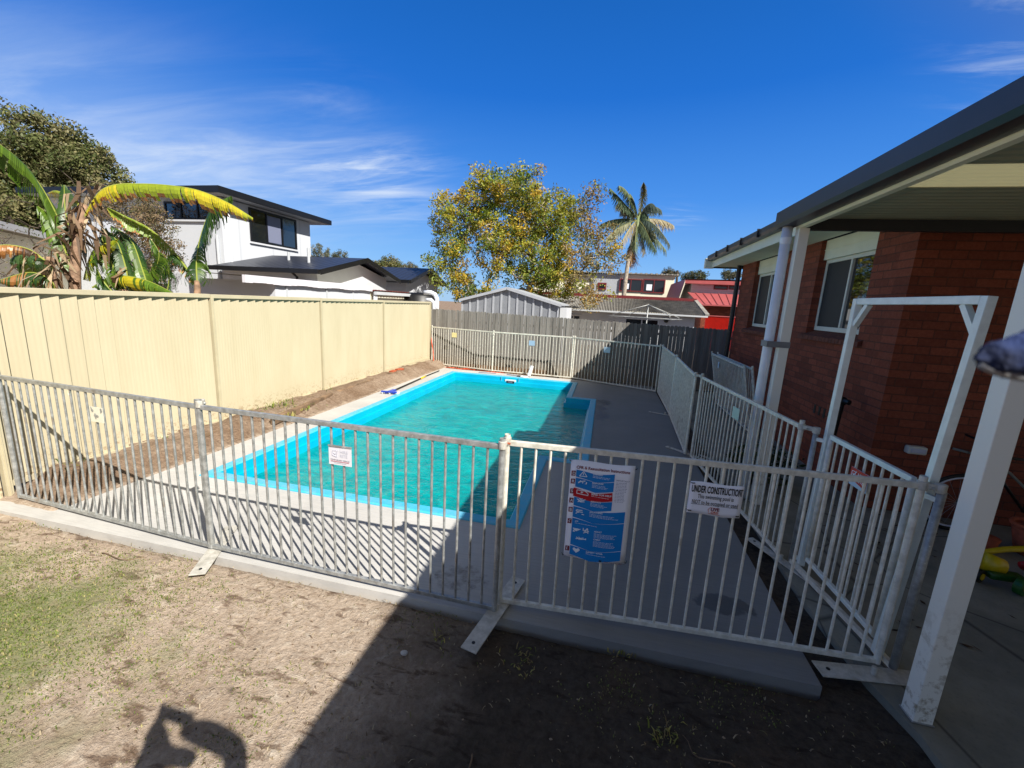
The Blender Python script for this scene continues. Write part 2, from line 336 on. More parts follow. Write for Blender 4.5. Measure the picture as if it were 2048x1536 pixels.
# ------------------------------------------------------------------ mesh helpers
def tag(o, label=None, cat=None, group=None, kind=None):
    for k, v in (('label', label), ('category', cat), ('group', group), ('kind', kind)):
        if v: o[k] = v
    return o
def empty(name, loc, label, cat, group=None, rz=0):
    o = bpy.data.objects.new(name, None); COL.objects.link(o); o.location = loc; o.rotation_euler = (0, 0, rz); o.empty_display_size = .1
    return tag(o, label, cat, group)
def offset(p):
    v = Vector((0, 0, 0))
    while p is not None: v += p.location; p = p.parent
    return v
class MB:
    def __init__(s): s.v = []; s.f = []; s.c = None
    def add(s, vs, fs):
        k = len(s.v); s.v += [tuple(x) for x in vs]; s.f += [tuple(i+k for i in f) for f in fs]; return s
    def quad(s, *p): return s.add(p, [tuple(range(len(p)))])
    def box(s, x0, x1, y0, y1, z0, z1):
        return s.add([(x0, y0, z0), (x1, y0, z0), (x1, y1, z0), (x0, y1, z0), (x0, y0, z1), (x1, y0, z1), (x1, y1, z1), (x0, y1, z1)],
                     [(0, 3, 2, 1), (4, 5, 6, 7), (0, 1, 5, 4), (1, 2, 6, 5), (2, 3, 7, 6), (3, 0, 4, 7)])
    def bar(s, p, q, w, h=None, up=(0, 0, 1)):
        p, q = Vector(p), Vector(q); h = h or w; d = (q-p).normalized(); u = Vector(up)
        if abs(d.dot(u)) > .98: u = Vector((0, 1, 0))
        a = d.cross(u).normalized()*w/2; b = a.cross(d).normalized()*h/2
        return s.add([p-a-b, p+a-b, p+a+b, p-a+b, q-a-b, q+a-b, q+a+b, q-a+b], [(0, 3, 2, 1), (4, 5, 6, 7), (0, 1, 5, 4), (1, 2, 6, 5), (2, 3, 7, 6), (3, 0, 4, 7)])
    def tube(s, pts, r, n=8, cap=True):
        pts = [Vector(p) for p in pts]; rs = r if isinstance(r, (list, tuple)) else [r]*len(pts); k = len(s.v)
        d0 = (pts[1]-pts[0]).normalized(); u = Vector((0, 0, 1)) if abs(d0.z) < .9 else Vector((1, 0, 0)); a = d0.cross(u).normalized()
        for i, p in enumerate(pts):
            d = (pts[min(i+1, len(pts)-1)]-pts[max(i-1, 0)]).normalized(); a = (a-d*a.dot(d)).normalized(); b = d.cross(a)
            for j in range(n):
                t = 2*math.pi*j/n; s.v.append(tuple(p+(a*math.cos(t)+b*math.sin(t))*rs[i]))
        for i in range(len(pts)-1):
            for j in range(n):
                s.f.append((k+i*n+j, k+i*n+(j+1) % n, k+(i+1)*n+(j+1) % n, k+(i+1)*n+j))
        if cap: s.f.append(tuple(k+j for j in range(n))[::-1]); s.f.append(tuple(k+(len(pts)-1)*n+j for j in range(n)))
        return s
    def prism(s, poly, vec):
        n = len(poly); v = Vector(vec); a = [Vector(p) for p in poly]
        return s.add(a+[p+v for p in a], [tuple(range(n))[::-1], tuple(range(n, 2*n))]+[(i, (i+1) % n, n+(i+1) % n, n+i) for i in range(n)])
    def ring(s, c, ax, r, t, n=32, m=8):
        c, ax = Vector(c), Vector(ax).normalized(); a = ax.orthogonal().normalized(); b = ax.cross(a)
        pts = [c+(a*math.cos(i*2*math.pi/n)+b*math.sin(i*2*math.pi/n))*r for i in range(n)]; k = len(s.v)
        for i, p in enumerate(pts):
            rad = (p-c).normalized()
            for j in range(m): th = 2*math.pi*j/m; s.v.append(tuple(p+(rad*math.cos(th)+ax*math.sin(th))*t))
        for i in range(n):
            for j in range(m): s.f.append((k+i*m+j, k+i*m+(j+1) % m, k+((i+1) % n)*m+(j+1) % m, k+((i+1) % n)*m+j))
        return s
    def ellipsoid(s, c, r, n=14, m=8, jit=0, rg=None):
        c = Vector(c); k = len(s.v)
        for i in range(m+1):
            ph = math.pi*i/m
            for j in range(n):
                t = 2*math.pi*j/n; q = 1+(rg.uniform(-jit, jit) if jit else 0)
                s.v.append((c.x+r[0]*q*math.sin(ph)*math.cos(t), c.y+r[1]*q*math.sin(ph)*math.sin(t), c.z+r[2]*q*math.cos(ph)))
        for i in range(m):
            for j in range(n): s.f.append((k+i*n+j, k+(i+1)*n+j, k+(i+1)*n+(j+1) % n, k+i*n+(j+1) % n))
        return s
    def build(s, name, mat, parent=None, smooth=False, bevel=0):
        off = offset(parent) if parent else Vector((0, 0, 0))
        me = bpy.data.meshes.new(name); me.from_pydata([(x-off.x, y-off.y, z-off.z) for x, y, z in s.v], [], s.f)
        me.materials.append(mat if not isinstance(mat, str) else M[mat])
        if s.c is not None:
            ca = me.color_attributes.new('Col', 'FLOAT_COLOR', 'CORNER'); arr = np.ones((len(me.loops), 4), np.float32); i = 0
            arr[:, :3] = np.repeat(np.array(s.c, np.float32), [len(f) for f in s.f], axis=0); ca.data.foreach_set('color', arr.ravel())
        me.update(); o = bpy.data.objects.new(name, me); COL.objects.link(o); o.parent = parent
        if smooth: me.polygons.foreach_set('use_smooth', [True]*len(me.polygons))
        if bevel:
            b = o.modifiers.new('bevel', 'BEVEL'); b.width = bevel; b.segments = 2; b.limit_method = 'ANGLE'
        return o
def copy_tree(o, parent=None):
    c = o.copy(); COL.objects.link(c); c.parent = parent
    for ch in list(o.children): copy_tree(ch, c)
    return c
def text_mesh(body, size, loc, right, up, mat, parent, name='lettering', align='LEFT', cond=1.0, bold=0.0):
    cu = bpy.data.curves.new('t', 'FONT'); cu.body = body; cu.size = size; cu.align_x = align; cu.offset = bold; cu.resolution_u = 2
    ob = bpy.data.objects.new('t', cu); COL.objects.link(ob); dg = bpy.context.evaluated_depsgraph_get()
    me = bpy.data.meshes.new_from_object(ob.evaluated_get(dg)); bpy.data.objects.remove(ob)
    right, up, loc = Vector(right).normalized(), Vector(up).normalized(), Vector(loc); off = offset(parent)
    mm = MB(); mm.v = [tuple(loc+right*v.co.x*cond+up*v.co.y) for v in me.vertices]; mm.f = [tuple(p.vertices) for p in me.polygons]
    return mm.build(name, mat, parent)

# ------------------------------------------------------------------ ground
PX0, PX1, PX2, PY0, PY1, NY0, NY1 = -4.18, -.60, -.06, 3.43, 11.12, 5.22, 9.25
from mathutils import noise as mn
def ground():
    xs = [-300, -120, -60, -30, -18, -12, -9, -7.4, -6.5, -6.2] + list(np.arange(-5.95, 2.0, .045)) + [2.2, 2.6, 3.2, 4, 6, 9, 14, 25, 60, 150, 300]
    ys = [-300, -100, -40, -15, -6, -3, -1.5, -.6] + list(np.arange(-.1, 4.6, .045)) + list(np.arange(4.65, 13.6, .12)) + [14.5, 16, 20, 30, 45, 70, 120, 200, 400]
    xs = sorted(set(round(float(x), 4) for x in xs) | {PX0, PX1+.0}); ys = sorted(set(round(float(y), 4) for y in ys) | {PY0, PY1})
    nx = len(xs); v = []
    for y in ys:
        for x in xs:
            z = -.06
            if -6.6 < x < 3 and -1 < y < 14:
                a = mn.noise(Vector((x*1.3, y*1.3, 0)))*.018; b = mn.noise(Vector((x*6, y*6, 3)))*.011; c = mn.noise(Vector((x*17, y*17, 8)))*.008
                z = -.032-.022*max(0, min(1, (x+1.6)/1.6))+a*.5+b*.8+c
                if x < -4.6 and y > 2.45:                       # mounded strip by the cream fence
                    k = max(0, min(1, (-4.66-x)/.42)); k = k*k*(3-2*k)*min(1, max(0, (y-2.5)/.35)); z += .04+.15*k+.05*k*mn.noise(Vector((x*3, y*2, 5)))+.02*mn.noise(Vector((x*9, y*9, 1)))
                if y > 11.6 and x > -4.63: z = -.09+a+b
                if -4.63 <= x <= 1.37 and 2.33 <= y <= 11.6: z = -.12
                if x > 1.6: z = min(z, -.055)
            v.append((x, y, z))
    f = []
    for j in range(len(ys)-1):
        for i in range(nx-1):
            xm, ym = (xs[i]+xs[i+1])/2, (ys[j]+ys[j+1])/2
            if (PX0 < xm < PX1 and PY0 < ym < PY1) or (PX1-.05 < xm < PX2 and NY0+.1 < ym < NY1-.1): continue
            f.append((j*nx+i, j*nx+i+1, (j+1)*nx+i+1, (j+1)*nx+i))
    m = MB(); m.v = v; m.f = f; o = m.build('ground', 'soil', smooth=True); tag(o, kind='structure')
ground()
# pool deck: top sheets around the pool with real edges
m = MB()
def top(x0, x1, y0, y1, z=0.0): m.quad((x0, y0, z), (x1, y0, z), (x1, y1, z), (x0, y1, z))
DX0, DX1, DY0, DY1 = -4.63, 1.37, 2.33, 11.6
top(DX0, DX1, DY0, PY0); top(DX0, PX0, PY0, PY1); top(PX2, DX1, PY0, PY1); top(PX1, PX2, PY0, NY0); top(PX1, PX2, NY1, PY1); top(DX0, DX1, PY1, DY1)
top(-5.33, DX0, DY0, 2.53)
def skirt(*pts, zt=0.0, zb=-.2):
    for a, b in zip(pts, pts[1:]): m.quad((a[0], a[1], zb), (b[0], b[1], zb), (b[0], b[1], zt), (a[0], a[1], zt))
skirt((-5.33, DY0), (DX1, DY0), (DX1, DY1), (DX0, DY1), (DX0, 2.53), (-5.33, 2.53), (-5.33, DY0))
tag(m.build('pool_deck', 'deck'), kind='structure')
# patio slab and side path
m = MB()
poly = [(1.80, -4), (1.735, 2.15), (1.66, 2.45), (1.60, 3.1), (1.62, 5.0), (1.75, 11.5), (2.93, 11.5), (2.93, 5.08), (9, 5.08), (9, -4)]
m.v = [(x, y, -.004) for x, y in poly]+[(x, y, -.2) for x, y in poly]; n = len(poly); m.f = [tuple(range(n))[::-1]]+[(i, (i+1) % n, n+(i+1) % n, n+i) for i in range(n)]
tag(m.build('patio_slab', 'patio'), kind='structure')

# ------------------------------------------------------------------ swimming pool
pool = empty('swimming_pool', (-2.3, 7, 0), 'turquoise fibreglass swimming pool set in the grey concrete deck', 'pool')
OUT = [(PX0, PY0), (PX1, PY0), (PX1, NY0), (PX2, NY0), (PX2, NY1), (PX1, NY1), (PX1, PY1), (PX0, PY1)]
def inset(poly, d):
    o = []; n = len(poly)
    for i in range(n):
        p, q, r = Vector(poly[i-1]), Vector(poly[i]), Vector(poly[(i+1) % n])
        n1 = Vector((-(q-p).y, (q-p).x)).normalized(); n2 = Vector((-(r-q).y, (r-q).x)).normalized(); k = n1+n2
        o.append(tuple(q+k*(d/max(.2, k.dot(n1)))))
    return o
def loopstrip(m, A, za, B, zb):
    k = len(m.v); n = len(A); m.v += [(x, y, za) for x, y in A]+[(x, y, zb) for x, y in B]
    m.f += [(k+i, k+(i+1) % n, k+n+(i+1) % n, k+n+i) for i in range(n)]
m = MB(); A0, A1, A2 = OUT, inset(OUT, .012), inset(OUT, .115)
loopstrip(m, A0, -.03, A0, .008); loopstrip(m, A0, .008, A1, .02); loopstrip(m, A1, .02, A2, .018); loopstrip(m, A2, .018, inset(OUT, .125), .004)
m.build('coping', 'coping', pool)
m = MB(); loopstrip(m, inset(OUT, .125), .004, inset(OUT, .13), -.10); loopstrip(m, inset(OUT, .13), -.10, inset(OUT, .165), -.105)
loopstrip(m, inset(OUT, .165), -.105, inset(OUT, .2), -1.15); m.build('pool_wall', 'shell', pool)
m = MB(); I = inset(OUT, .2); m.v = [(x, y, -1.15) for x, y in I]; m.f = [tuple(range(8))]; m.build('pool_floor', 'floor', pool)
m = MB(); m.box(PX0+.2, PX1-.2, PY0+.2, PY0+.65, -1.14, -.45); m.box(PX0+.2, PX1-.2, PY0+.65, PY0+1.05, -1.14, -.75); m.build('entry_step', 'floor', pool)
sk = MB().box(-2.57, -2.27, PY1-.16, PY1-.12, -.175, -.05).build('skimmer_frame', 'plate', pool, bevel=.006)
MB().box(-2.53, -2.31, PY1-.168, PY1-.158, -.15, -.085).build('skimmer_opening', 'black', sk)
MB().box(-2.49, -2.36, PY1-.175, PY1-.164, -.125, -.105).build('skimmer_flap', 'ink_grey', sk)
m = MB()
for x in (-2.68, -2.19): MB().box(x-.008, x+.008, PY1-.15, PY1-.128, -.2, .012).build('moulded_rib', 'coping', pool)

# water
m = MB(); I = inset(OUT, .16); m.v = [(x, y, -.205) for x, y in I]; m.f = [tuple(range(8))]
tag(m.build('pool_water', 'water'), kind='structure')

# ------------------------------------------------------------------ cream steel boundary fence
FX = -5.30
def fence_top(y): return 1.932-.0015*(y-3)
posts = [.3, 2.52, 4.755, 7.02, 9.32, 12.10]
yf = empty('steel_fence', (FX, 5, 0), 'tall cream ribbed steel boundary fence along the left of the pool', 'fence')
for i, (a, b) in enumerate(zip(posts, posts[1:])):
    m = MB(); zb = -.10 if a < 1 else (.135 if a < 6 else (.15 if a < 9 else .20))
    n = 15 if b-a < 2.7 else 18; w = (b-a-.05)/n; y = a+.025
    prof = []
    for k in range(n):
        prof += [(FX-.028, y+w*k), (FX+.004, y+w*(k+.86)), (FX-.028, y+w*(k+1)-.004)]
    for p, q in zip(prof, prof[1:]):
        m.quad((p[0], p[1], zb), (q[0], q[1], zb), (q[0], q[1], fence_top(y)-.03), (p[0], p[1], fence_top(y)-.03))
    m.build('sheet_panel', 'cream_steel', yf)
    MB().box(FX-.045, FX+.022, a+.024, b-.024, fence_top(a)-.052, fence_top(a)).build('top_rail', 'cream_trim', yf, bevel=.004)
    MB().box(FX-.045, FX+.018, a+.024, b-.024, zb-.03, zb+.02).build('bottom_rail', 'cream_trim', yf)
for y in posts:
    m = MB().box(FX-.04, FX+.026, y-.022, y+.022, -.2, fence_top(y)-.004); m.box(FX+.026, FX+.031, y-.005, y+.005, -.1, fence_top(y)-.03); m.build('post', 'cream_trim', yf)
MB().box(FX-.04, FX+.05, 9.36, 12.08, .04, .165).build('plinth_board', 'cream_trim', yf)

# weathered timber fence at the back
tf = empty('timber_fence', (-1, 13.15, 0), 'weathered grey timber paling fence across the back of the yard', 'fence')
m = MB(); x = FX-.05; k = 0
while x < 3.35:
    w = .0935+rnd.uniform(-.002, .003); g = rnd.choice([.002, .002, .003, .004]) if rnd.random() < .93 else .013
    zt = 1.72-(x-FX)/9.2*.115+rnd.uniform(-.012, .012); yy = 12.18+(.012 if k % 2 else 0)+rnd.uniform(-.003, .003); z0 = -.14; c = .022; ln = rnd.uniform(-.006, .006)
    poly = [(x, yy, z0), (x+w, yy, z0), (x+w+ln, yy, zt-c), (x+w-c+ln, yy, zt), (x+c+ln, yy, zt), (x+ln, yy, zt-c)]
    m.prism(poly, (0, .014, 0)); x += w+g; k += 1
m.build('palings', 'timber', tf)
for z in (.35, 1.35): MB().box(FX, 3.35, 12.208, 12.248, z, z+.07).build('rail', 'timber', tf)
MB().box(-4.1, -1.6, 12.135, 12.17, -.12, .10).build('plinth_board', 'sleeper', tf)

# ------------------------------------------------------------------ temporary pool fence panels
PW, PH = 2.30, 1.205
def make_panel(mat='galv', nb=24, gr='temporary pool fence panels', label='x'):
    root = empty('pool_fence_panel', (0, 0, 0), label, 'fence panel', gr)
    m = MB().bar((0, 0, 1.165), (PW, 0, 1.165), .026, .034); m.build('top_rail', mat, root, bevel=.003)
    MB().bar((0, 0, .045), (PW, 0, .045), .026, .03).build('bottom_rail', mat, root, bevel=.003)
    for x in (0, PW): MB().tube([(x, 0, .03), (x, 0, PH+.015)], .0185, 12, False).tube([(x, 0, .03), (x, 0, PH)], .016, 12).build('post', mat, root, smooth=False)
    m = MB()
    for k in range(nb):
        x = PW*(k+1)/(nb+1); m.tube([(x, 0, .055), (x, 0, 1.15)], .0083, 8, False)
    m.build('bars', mat, root, smooth=True)
    return root
pg = make_panel('galv'); pw_ = make_panel('galv_white')
first = {id(pg): True, id(pw_): True}
def place(proto, a, b, label, lean=0, group='temporary pool fence panels', z=0):
    if first[id(proto)]: o = proto; first[id(proto)] = False
    else: o = copy_tree(proto)
    a, b = Vector(a), Vector(b); o.location = (a.x, a.y, z); o.rotation_euler = (lean, 0, math.atan2(b.y-a.y, b.x-a.x)); s = (b-a).length/PW; o.scale = (s, 1, 1)
    o['label'] = label; o['group'] = group; return o
PA = place(pg, (-5.14, 2.51), (-2.86, 2.385), 'grey galvanised fence panel at the front left, nearest the cream fence', z=.0)
PB = place(pg, (-2.845, 2.385), (-.548, 2.352), 'grey galvanised fence panel at the front carrying the small white hire plate')
PC = place(pw_, (-.538, 2.44), (1.76, 2.578), 'worn off-white fence panel at the front carrying the resuscitation poster')
pB1 = place(pw_, (-5.22, 12.08), (-3.15, 11.68), 'off-white fence panel in the back left corner with a cream plate', z=0)
pB2 = place(pw_, (-3.14, 11.68), (-.85, 11.66), 'middle off-white fence panel behind the pool skimmer')
pB3 = place(pw_, (-.80, 11.66), (1.35, 10.76), 'off-white fence panel in the shaded back right corner with a pale blue plate')
pG = place(pw_, (1.40, 10.68), (1.37, 8.42), 'fence panel along the right of the deck, farthest from the camera')
pH = place(pw_, (1.37, 8.36), (1.27, 6.09), 'fence panel seen nearly edge on, second farthest on the right of the deck')
pF = place(pw_, (1.336, 6.0), (1.612, 3.68), 'fence panel right of the deck with a pale green plate, beside the gate')
pL1 = place(pw_, (2.60, 9.98), (2.60, 7.7), 'spare fence panel leaning on the brick wall, the one in front', lean=R(12), group='spare panels leaning on the wall')
pL2 = place(pw_, (2.67, 9.86), (2.67, 7.58), 'spare fence panel leaning on the brick wall, the one behind', lean=R(11), group='spare panels leaning on the wall')
for o in (PA, PB, PC, pB1, pB2, pB3, pG, pH, pF, pL1, pL2): pass
def world_of(o, x, y, z): return Matrix.Translation(o.location) @ o.rotation_euler.to_matrix().to_4x4() @ Vector((x*o.scale.x, y, z))
def clamp(p, q, label, z=1.185):
    p, q = Vector(p), Vector(q); c = (p+q)/2; o = empty('fence_clamp', (c.x, c.y, z), label, 'clamp', 'steel clamps joining the fence panels'); d = (q-p).normalized()
    m = MB()
    for e, s in ((p, -1), (q, 1)): m.tube([(e.x, e.y, z-.028), (e.x, e.y, z+.022)], .026, 12)
    m.bar((p.x, p.y, z), (q.x, q.y, z), .036, .03); m.build('band', 'galv_foot', o, bevel=.003)
    nrm = Vector((-d.y, d.x, 0)); b = MB().tube([(c.x, c.y, z)+Vector() if 0 else (c.x-nrm.x*.035, c.y-nrm.y*.035, z-.004), (c.x+nrm.x*.035, c.y+nrm.y*.035, z-.004)], .007, 6); b.build('bolt', 'brick_loose' if 'rusty' in label else 'galv', o)
clamp((-2.865, 2.42), (-2.84, 2.385), 'clamp joining the two grey front panels', 1.19)
clamp((-.548, 2.352), (-.538, 2.44), 'rusty bolted clamp in the middle of the front fence', 1.18)
clamp((1.76, 2.578), (1.835, 2.56), 'heavy clamp holding the front fence to the gate frame', 1.17)
clamp((1.612, 3.68), (1.685, 3.60), 'clamp joining the green-plated panel to the gate frame', 1.17)
clamp((1.27, 6.09), (1.336, 6.0), 'clamp between the edge-on panel and the green-plated panel', 1.18)
clamp((1.37, 8.42), (1.37, 8.36), 'far clamp on the right side of the deck', 1.18)
clamp((-3.17, 11.68), (-3.14, 11.68), 'left clamp on the back fence panels', 1.1)
clamp((-.85, 11.66), (-.80, 11.66), 'right clamp on the back fence panels', 1.17)
clamp((1.35, 10.76), (1.40, 10.68), 'clamp at the back right corner of the pool fence', 1.18)
# flat steel feet
def foot(a, b, label, w=.105, z=.012, tilt=0, cut=False):
    a, b = Vector((a[0], a[1], z)), Vector((b[0], b[1], z+tilt)); d = (b-a); L = d.length; d.normalize(); n = Vector((-d.y, d.x, 0))*w/2; t = Vector((0, 0, .009)); c = .03
    o = empty('fence_stand', ((a+b)/2), label, 'fence stand', 'flat steel stands under the fence')
    poly = [a-n, a+n, b-d*c+n, b+n*.5, b-n*.5, b-d*c-n] if cut else [a+d*.015-n*.7+d*0, a+d*.03-n, b-n, b+n, a+d*.03+n, a+d*.015+n*.7][:]
    if not cut: poly = [a-n, b-n, b+n, a+n]
    MB().prism([p for p in poly], t).build('plate', 'galv_foot', o, bevel=.002)
    for e, s in ((a, 1), (b, -1)):
        h = e+d*.06*s+t*1.25; MB().tube([h-t*.5, h+Vector((0, 0, .0005))], .011, 12).build('bolt_hole', 'black', o)
    MB().tube([(a+b)/2+t, (a+b)/2+t*6], .015, 10).build('spigot', 'galv_foot', o)
foot((-.61, 2.0), (-.46, 2.72), 'long steel foot under the middle of the front fence, out on the dark soil', z=.02)
foot((-2.68, 2.11), (-2.99, 2.70), 'pale splashed steel foot under the joint of the two grey panels', z=.008)
foot((1.40, 2.46), (2.02, 2.55), 'steel foot beside the pale patio post', w=.11, z=.0)
foot((1.47, 3.93), (1.78, 3.33), 'steel foot under the left leg of the gate frame', w=.08, z=.0)
foot((1.06, 6.42), (1.5, 6.02), 'steel foot on the shaded deck below the edge-on panel', w=.06, z=.004)
foot((1.0, 8.6), (1.6, 8.35), 'far steel foot on the right side of the deck', w=.05, z=.004)
foot((1.5, 6.2), (1.75, 5.85), 'steel foot beyond the fence near the downpipe', w=.05, z=.004)

# hire plates wired to the panels
def plate(panel, x, z, w, h, mat, label, off=-.016):
    o = empty('sign_plate', tuple(world_of(panel, x, off, z)), label, 'sign', 'small plates on the fence panels')
    ca, sa = math.cos(panel.rotation_euler.z), math.sin(panel.rotation_euler.z); r = Vector((ca, sa, 0)); n = Vector((-sa, ca, 0)); c = Vector(o.location)
    p = [c-r*w/2-Vector((0, 0, h/2)), c+r*w/2-Vector((0, 0, h/2)), c+r*w/2+Vector((0, 0, h/2)), c-r*w/2+Vector((0, 0, h/2))]
    MB().prism(p, n*.003).build('plate', mat, o); return o, c, r, n
def tick_logo(c, r, n, s, mat, par):
    up = Vector((0, 0, 1)); q = c-n*.002
    def pt(a, b): return q+r*a*s+up*b*s
    m = MB()
    for a, b in (((-.5, .35), (.1, .42)), ((-.5, .35), (-.55, -.3)), ((-.55, -.3), (.12, -.48)), ((.12, -.48), (.2, .1))): m.bar(pt(*a), pt(*b), .07*s, .002, up=n)
    m.bar(pt(-.32, .08), pt(-.12, -.15), .12*s, .002, up=n); m.bar(pt(-.12, -.15), pt(.34, .5), .12*s, .002, up=n); m.build('tick_logo', mat, par)
UP = Vector((0, 0, 1))
o, c, r, n = plate(PB, 1.178, .952, .173, .128, 'plate', 'white plate with a faded tick logo on the grey front panel')
tick_logo(c-r*.03+UP*.018, r, n, .05, 'faint', o)
text_mesh('HIRE', .03, c+r*.0+UP*.022-n*.002, r, UP, 'faint', o); text_mesh('RITE', .03, c+r*.0-UP*.006-n*.002, r, UP, 'faint', o)
text_mesh('TEMPORARY FENCE', .0165, c-UP*.034-n*.002, r, UP, 'faint_dark', o, align='CENTER'); MB().bar(c-r*.07-UP*.039-n*.002, c+r*.07-UP*.039-n*.002, .0015, .0015).build('rule', 'ink_red', o)
text_mesh('www.hirerite.com.au', .011, c-UP*.052-n*.002, r, UP, 'faint_dark', o, align='CENTER')
MB().box(c.x-.088, c.x+.088, c.y-.004, c.y+.004, c.z+.064, c.z+.075).build('clip', 'galv', o)
o, c, r, n = plate(PA, 1.23, .975, .145, .125, 'cream_paint', 'dull blank metal plate with peeling paint on the front left panel')
m = MB()
for k in range(5):
    q = c+r*rnd.uniform(-.055, .06)+UP*rnd.uniform(-.04, .045)-n*.0025; m.prism([q+r*rnd.uniform(.004, .02)*math.cos(t)+UP*rnd.uniform(.006, .03)*math.sin(t) for t in (0, 1, 2, 3, 4, 5)], n*.001)
m.build('peeled_paint', 'galv', o)
o, c, r, n = plate(pB1, .88, .98, .17, .14, 'plate_cream', 'yellowish plate on the back left panel', off=-.02)
o, c, r, n = plate(pB2, 1.14, .93, .17, .14, 'plate_blue', 'grey-blue plate on the middle back panel', off=-.02)
o, c, r, n = plate(pB3, .95, .93, .18, .15, 'plate_pale', 'pale blue plate on the shaded back panel', off=-.02)
o, c, r, n = plate(pF, 1.17, .975, .165, .125, 'plate_green', 'pale green plate on the panel beside the gate', off=-.02)
o, c, r, n = plate(pL1, .62, 1.0, .1, .13, 'plate_pale', 'small white plate on the leaning spare panel', off=-.03)

# ------------------------------------------------------------------ posters on the front panel
ang = PC.rotation_euler.z; r = Vector((math.cos(ang), math.sin(ang), 0)); n = Vector((-math.sin(ang), math.cos(ang), 0))
def poster(name, x0, x1, z0, z1, label, curl=.02):
    o = empty(name, tuple(world_of(PC, (x0+x1)/2, -.02, (z0+z1)/2)), label, 'sign')
    base = world_of(PC, x0, -.02, z0); W_, H_ = x1-x0, z1-z0; m = MB(); N = 10; K = 8
    def P(u, v, d=0.): return base+r*(u*W_)+UP*(v*H_+ .004*math.sin(u*7))-n*(d+curl*(1-v)*math.sin(math.pi*u)*.6)
    for j in range(K+1):
        for i in range(N+1): m.v.append(tuple(P(i/N, j/K)))
    m.f = [(j*(N+1)+i, j*(N+1)+i+1, (j+1)*(N+1)+i+1, (j+1)*(N+1)+i) for j in range(K) for i in range(N)]
    so_ = m.build('sheet', 'paper', o, smooth=True); md = so_.modifiers.new('t', 'SOLIDIFY'); md.thickness = .0012
    def patch(poly, mat, nm, d=.002):
        # poly in (u,v); subdivided so that it follows the sheet
        mm = MB(); us = [p[0] for p in poly]; c = (sum(us)/len(us), sum(p[1] for p in poly)/len(poly)); ring_ = []
        for a, b in zip(poly, poly[1:]+poly[:1]):
            for k in range(4): t = k/4; ring_.append((a[0]+(b[0]-a[0])*t, a[1]+(b[1]-a[1])*t))
        cen = P(c[0], c[1], d); mm.v = [tuple(P(u, v, d)) for u, v in ring_]; mm.v += [tuple(P((u+c[0])/2, (v+c[1])/2, d)) for u, v in ring_]; mm.v.append(tuple(cen)); k = len(ring_)
        mm.f = [(i, (i+1) % k, k+(i+1) % k, k+i) for i in range(k)]+[(k+i, k+(i+1) % k, 2*k) for i in range(k)]
        return mm.build(nm, mat, o)
    def txt(s, size, u, v, mat, d=.0035, cond=1., bold=0, align='LEFT'): return text_mesh(s, size, P(u, v, d), r, UP, mat, o, cond=cond, bold=bold, align=align)
    def lines(u, v, w, cnt, gap, mat, d=.0035, th=.0022, seed=1):
        g = random.Random(seed); mm = MB()
        for k in range(cnt):
            ww = w*g.uniform(.72, 1); vv = v-k*gap; uu = u
            while uu < u+ww-.01:
                l = min(g.uniform(.015, .05), u+ww-uu); mm.quad(P(uu, vv, d), P(uu+l, vv, d), P(uu+l, vv+th/H_, d), P(uu, vv+th/H_, d)); uu += l+.008
        mm.build('small_print', mat, o)
    def tie(u, v, du):
        MB().tube([P(u, v, .004), P(u+du*.5, v+.004, .007), P(u+du, v-.002, -.02)], .003, 6).build('cable_tie', 'black', o)
    return o, P, patch, txt, lines, tie
o, P_, patch, txt, lines, tie = poster('safety_poster', .405, .787, .455, 1.105, 'tall blue and white resuscitation poster tied to the front fence panel', .035)
txt('CPR & Resuscitation Instructions', .0265, .51, .925, 'ink_maroon', align='CENTER', bold=.0006, cond=.90)
bl = 'ink_blue'
ys_ = [(.905, .835), (.825, .735), (.725, .64), (.63, .545), (.535, .425), (.415, .135), (.125, .03)]
for k, ((a, b), L) in enumerate(zip(ys_, 'DRSABCD')):
    x1 = .70 if k < 4 else .92
    if k == 2: patch([(.075, a), (.30, a-.03), (.42, a-.035), (.69, a), (.70, b), (.42, b-.035), (.30, b-.03), (.075, b)], 'ink_red', 'red_band', .0028)
    else: patch([(.095, a), (.42, a-.028), (x1, a+.004), (x1, b), (.42, b-.036), (.095, b)], bl, 'blue_band', .002)
    patch([(.02, a-.012), (.085, a-.012), (.085, a-.062), (.02, a-.062)], 'ink_maroon', 'letter_box', .0022); txt(L, .027, .035, a-.050, 'ink_white', bold=.0006)
for s_, v_, u_ in (('DANGER', .872, .36), ('RESPONSE', .785, .36), ('SEND FOR HELP', .672, .36), ('AIRWAYS', .598, .36), ('BREATHING', .492, .36), ('CPR  30:2', .375, .14), ('ADULT', .305, .46), ('CHILD', .225, .46), ('DEFIBRILLATOR', .078, .36)):
    txt(s_, .0145 if v_ != .672 else .017, u_, v_, 'ink_white', bold=.0004)
for q, (u, v, w, c_) in enumerate(((.36, .86, .3, 2), (.36, .773, .28, 3), (.36, .66, .3, 1), (.36, .586, .28, 3), (.36, .48, .5, 3), (.14, .362, .4, 1), (.46, .29, .4, 4), (.46, .21, .4, 5), (.36, .066, .4, 1))):
    lines(u, v, w, c_, .012, 'ink_white', seed=q)
txt('IMPORTANT', .014, .73, .845, 'ink_grey'); lines(.73, .825, .19, 14, .0145, 'ink_grey', d=.002, seed=33)
m = MB()   # icons: warning triangle, ambulance, figures, heart
def seg(a, b, w=.004): m.bar(P_(a[0], a[1], .0035), P_(b[0], b[1], .0035), w, .0015, up=n)
for a, b in (((.15, .845), (.27, .845)), ((.27, .845), (.21, .893)), ((.21, .893), (.15, .845)), ((.21, .855), (.21, .878))): seg(a, b)
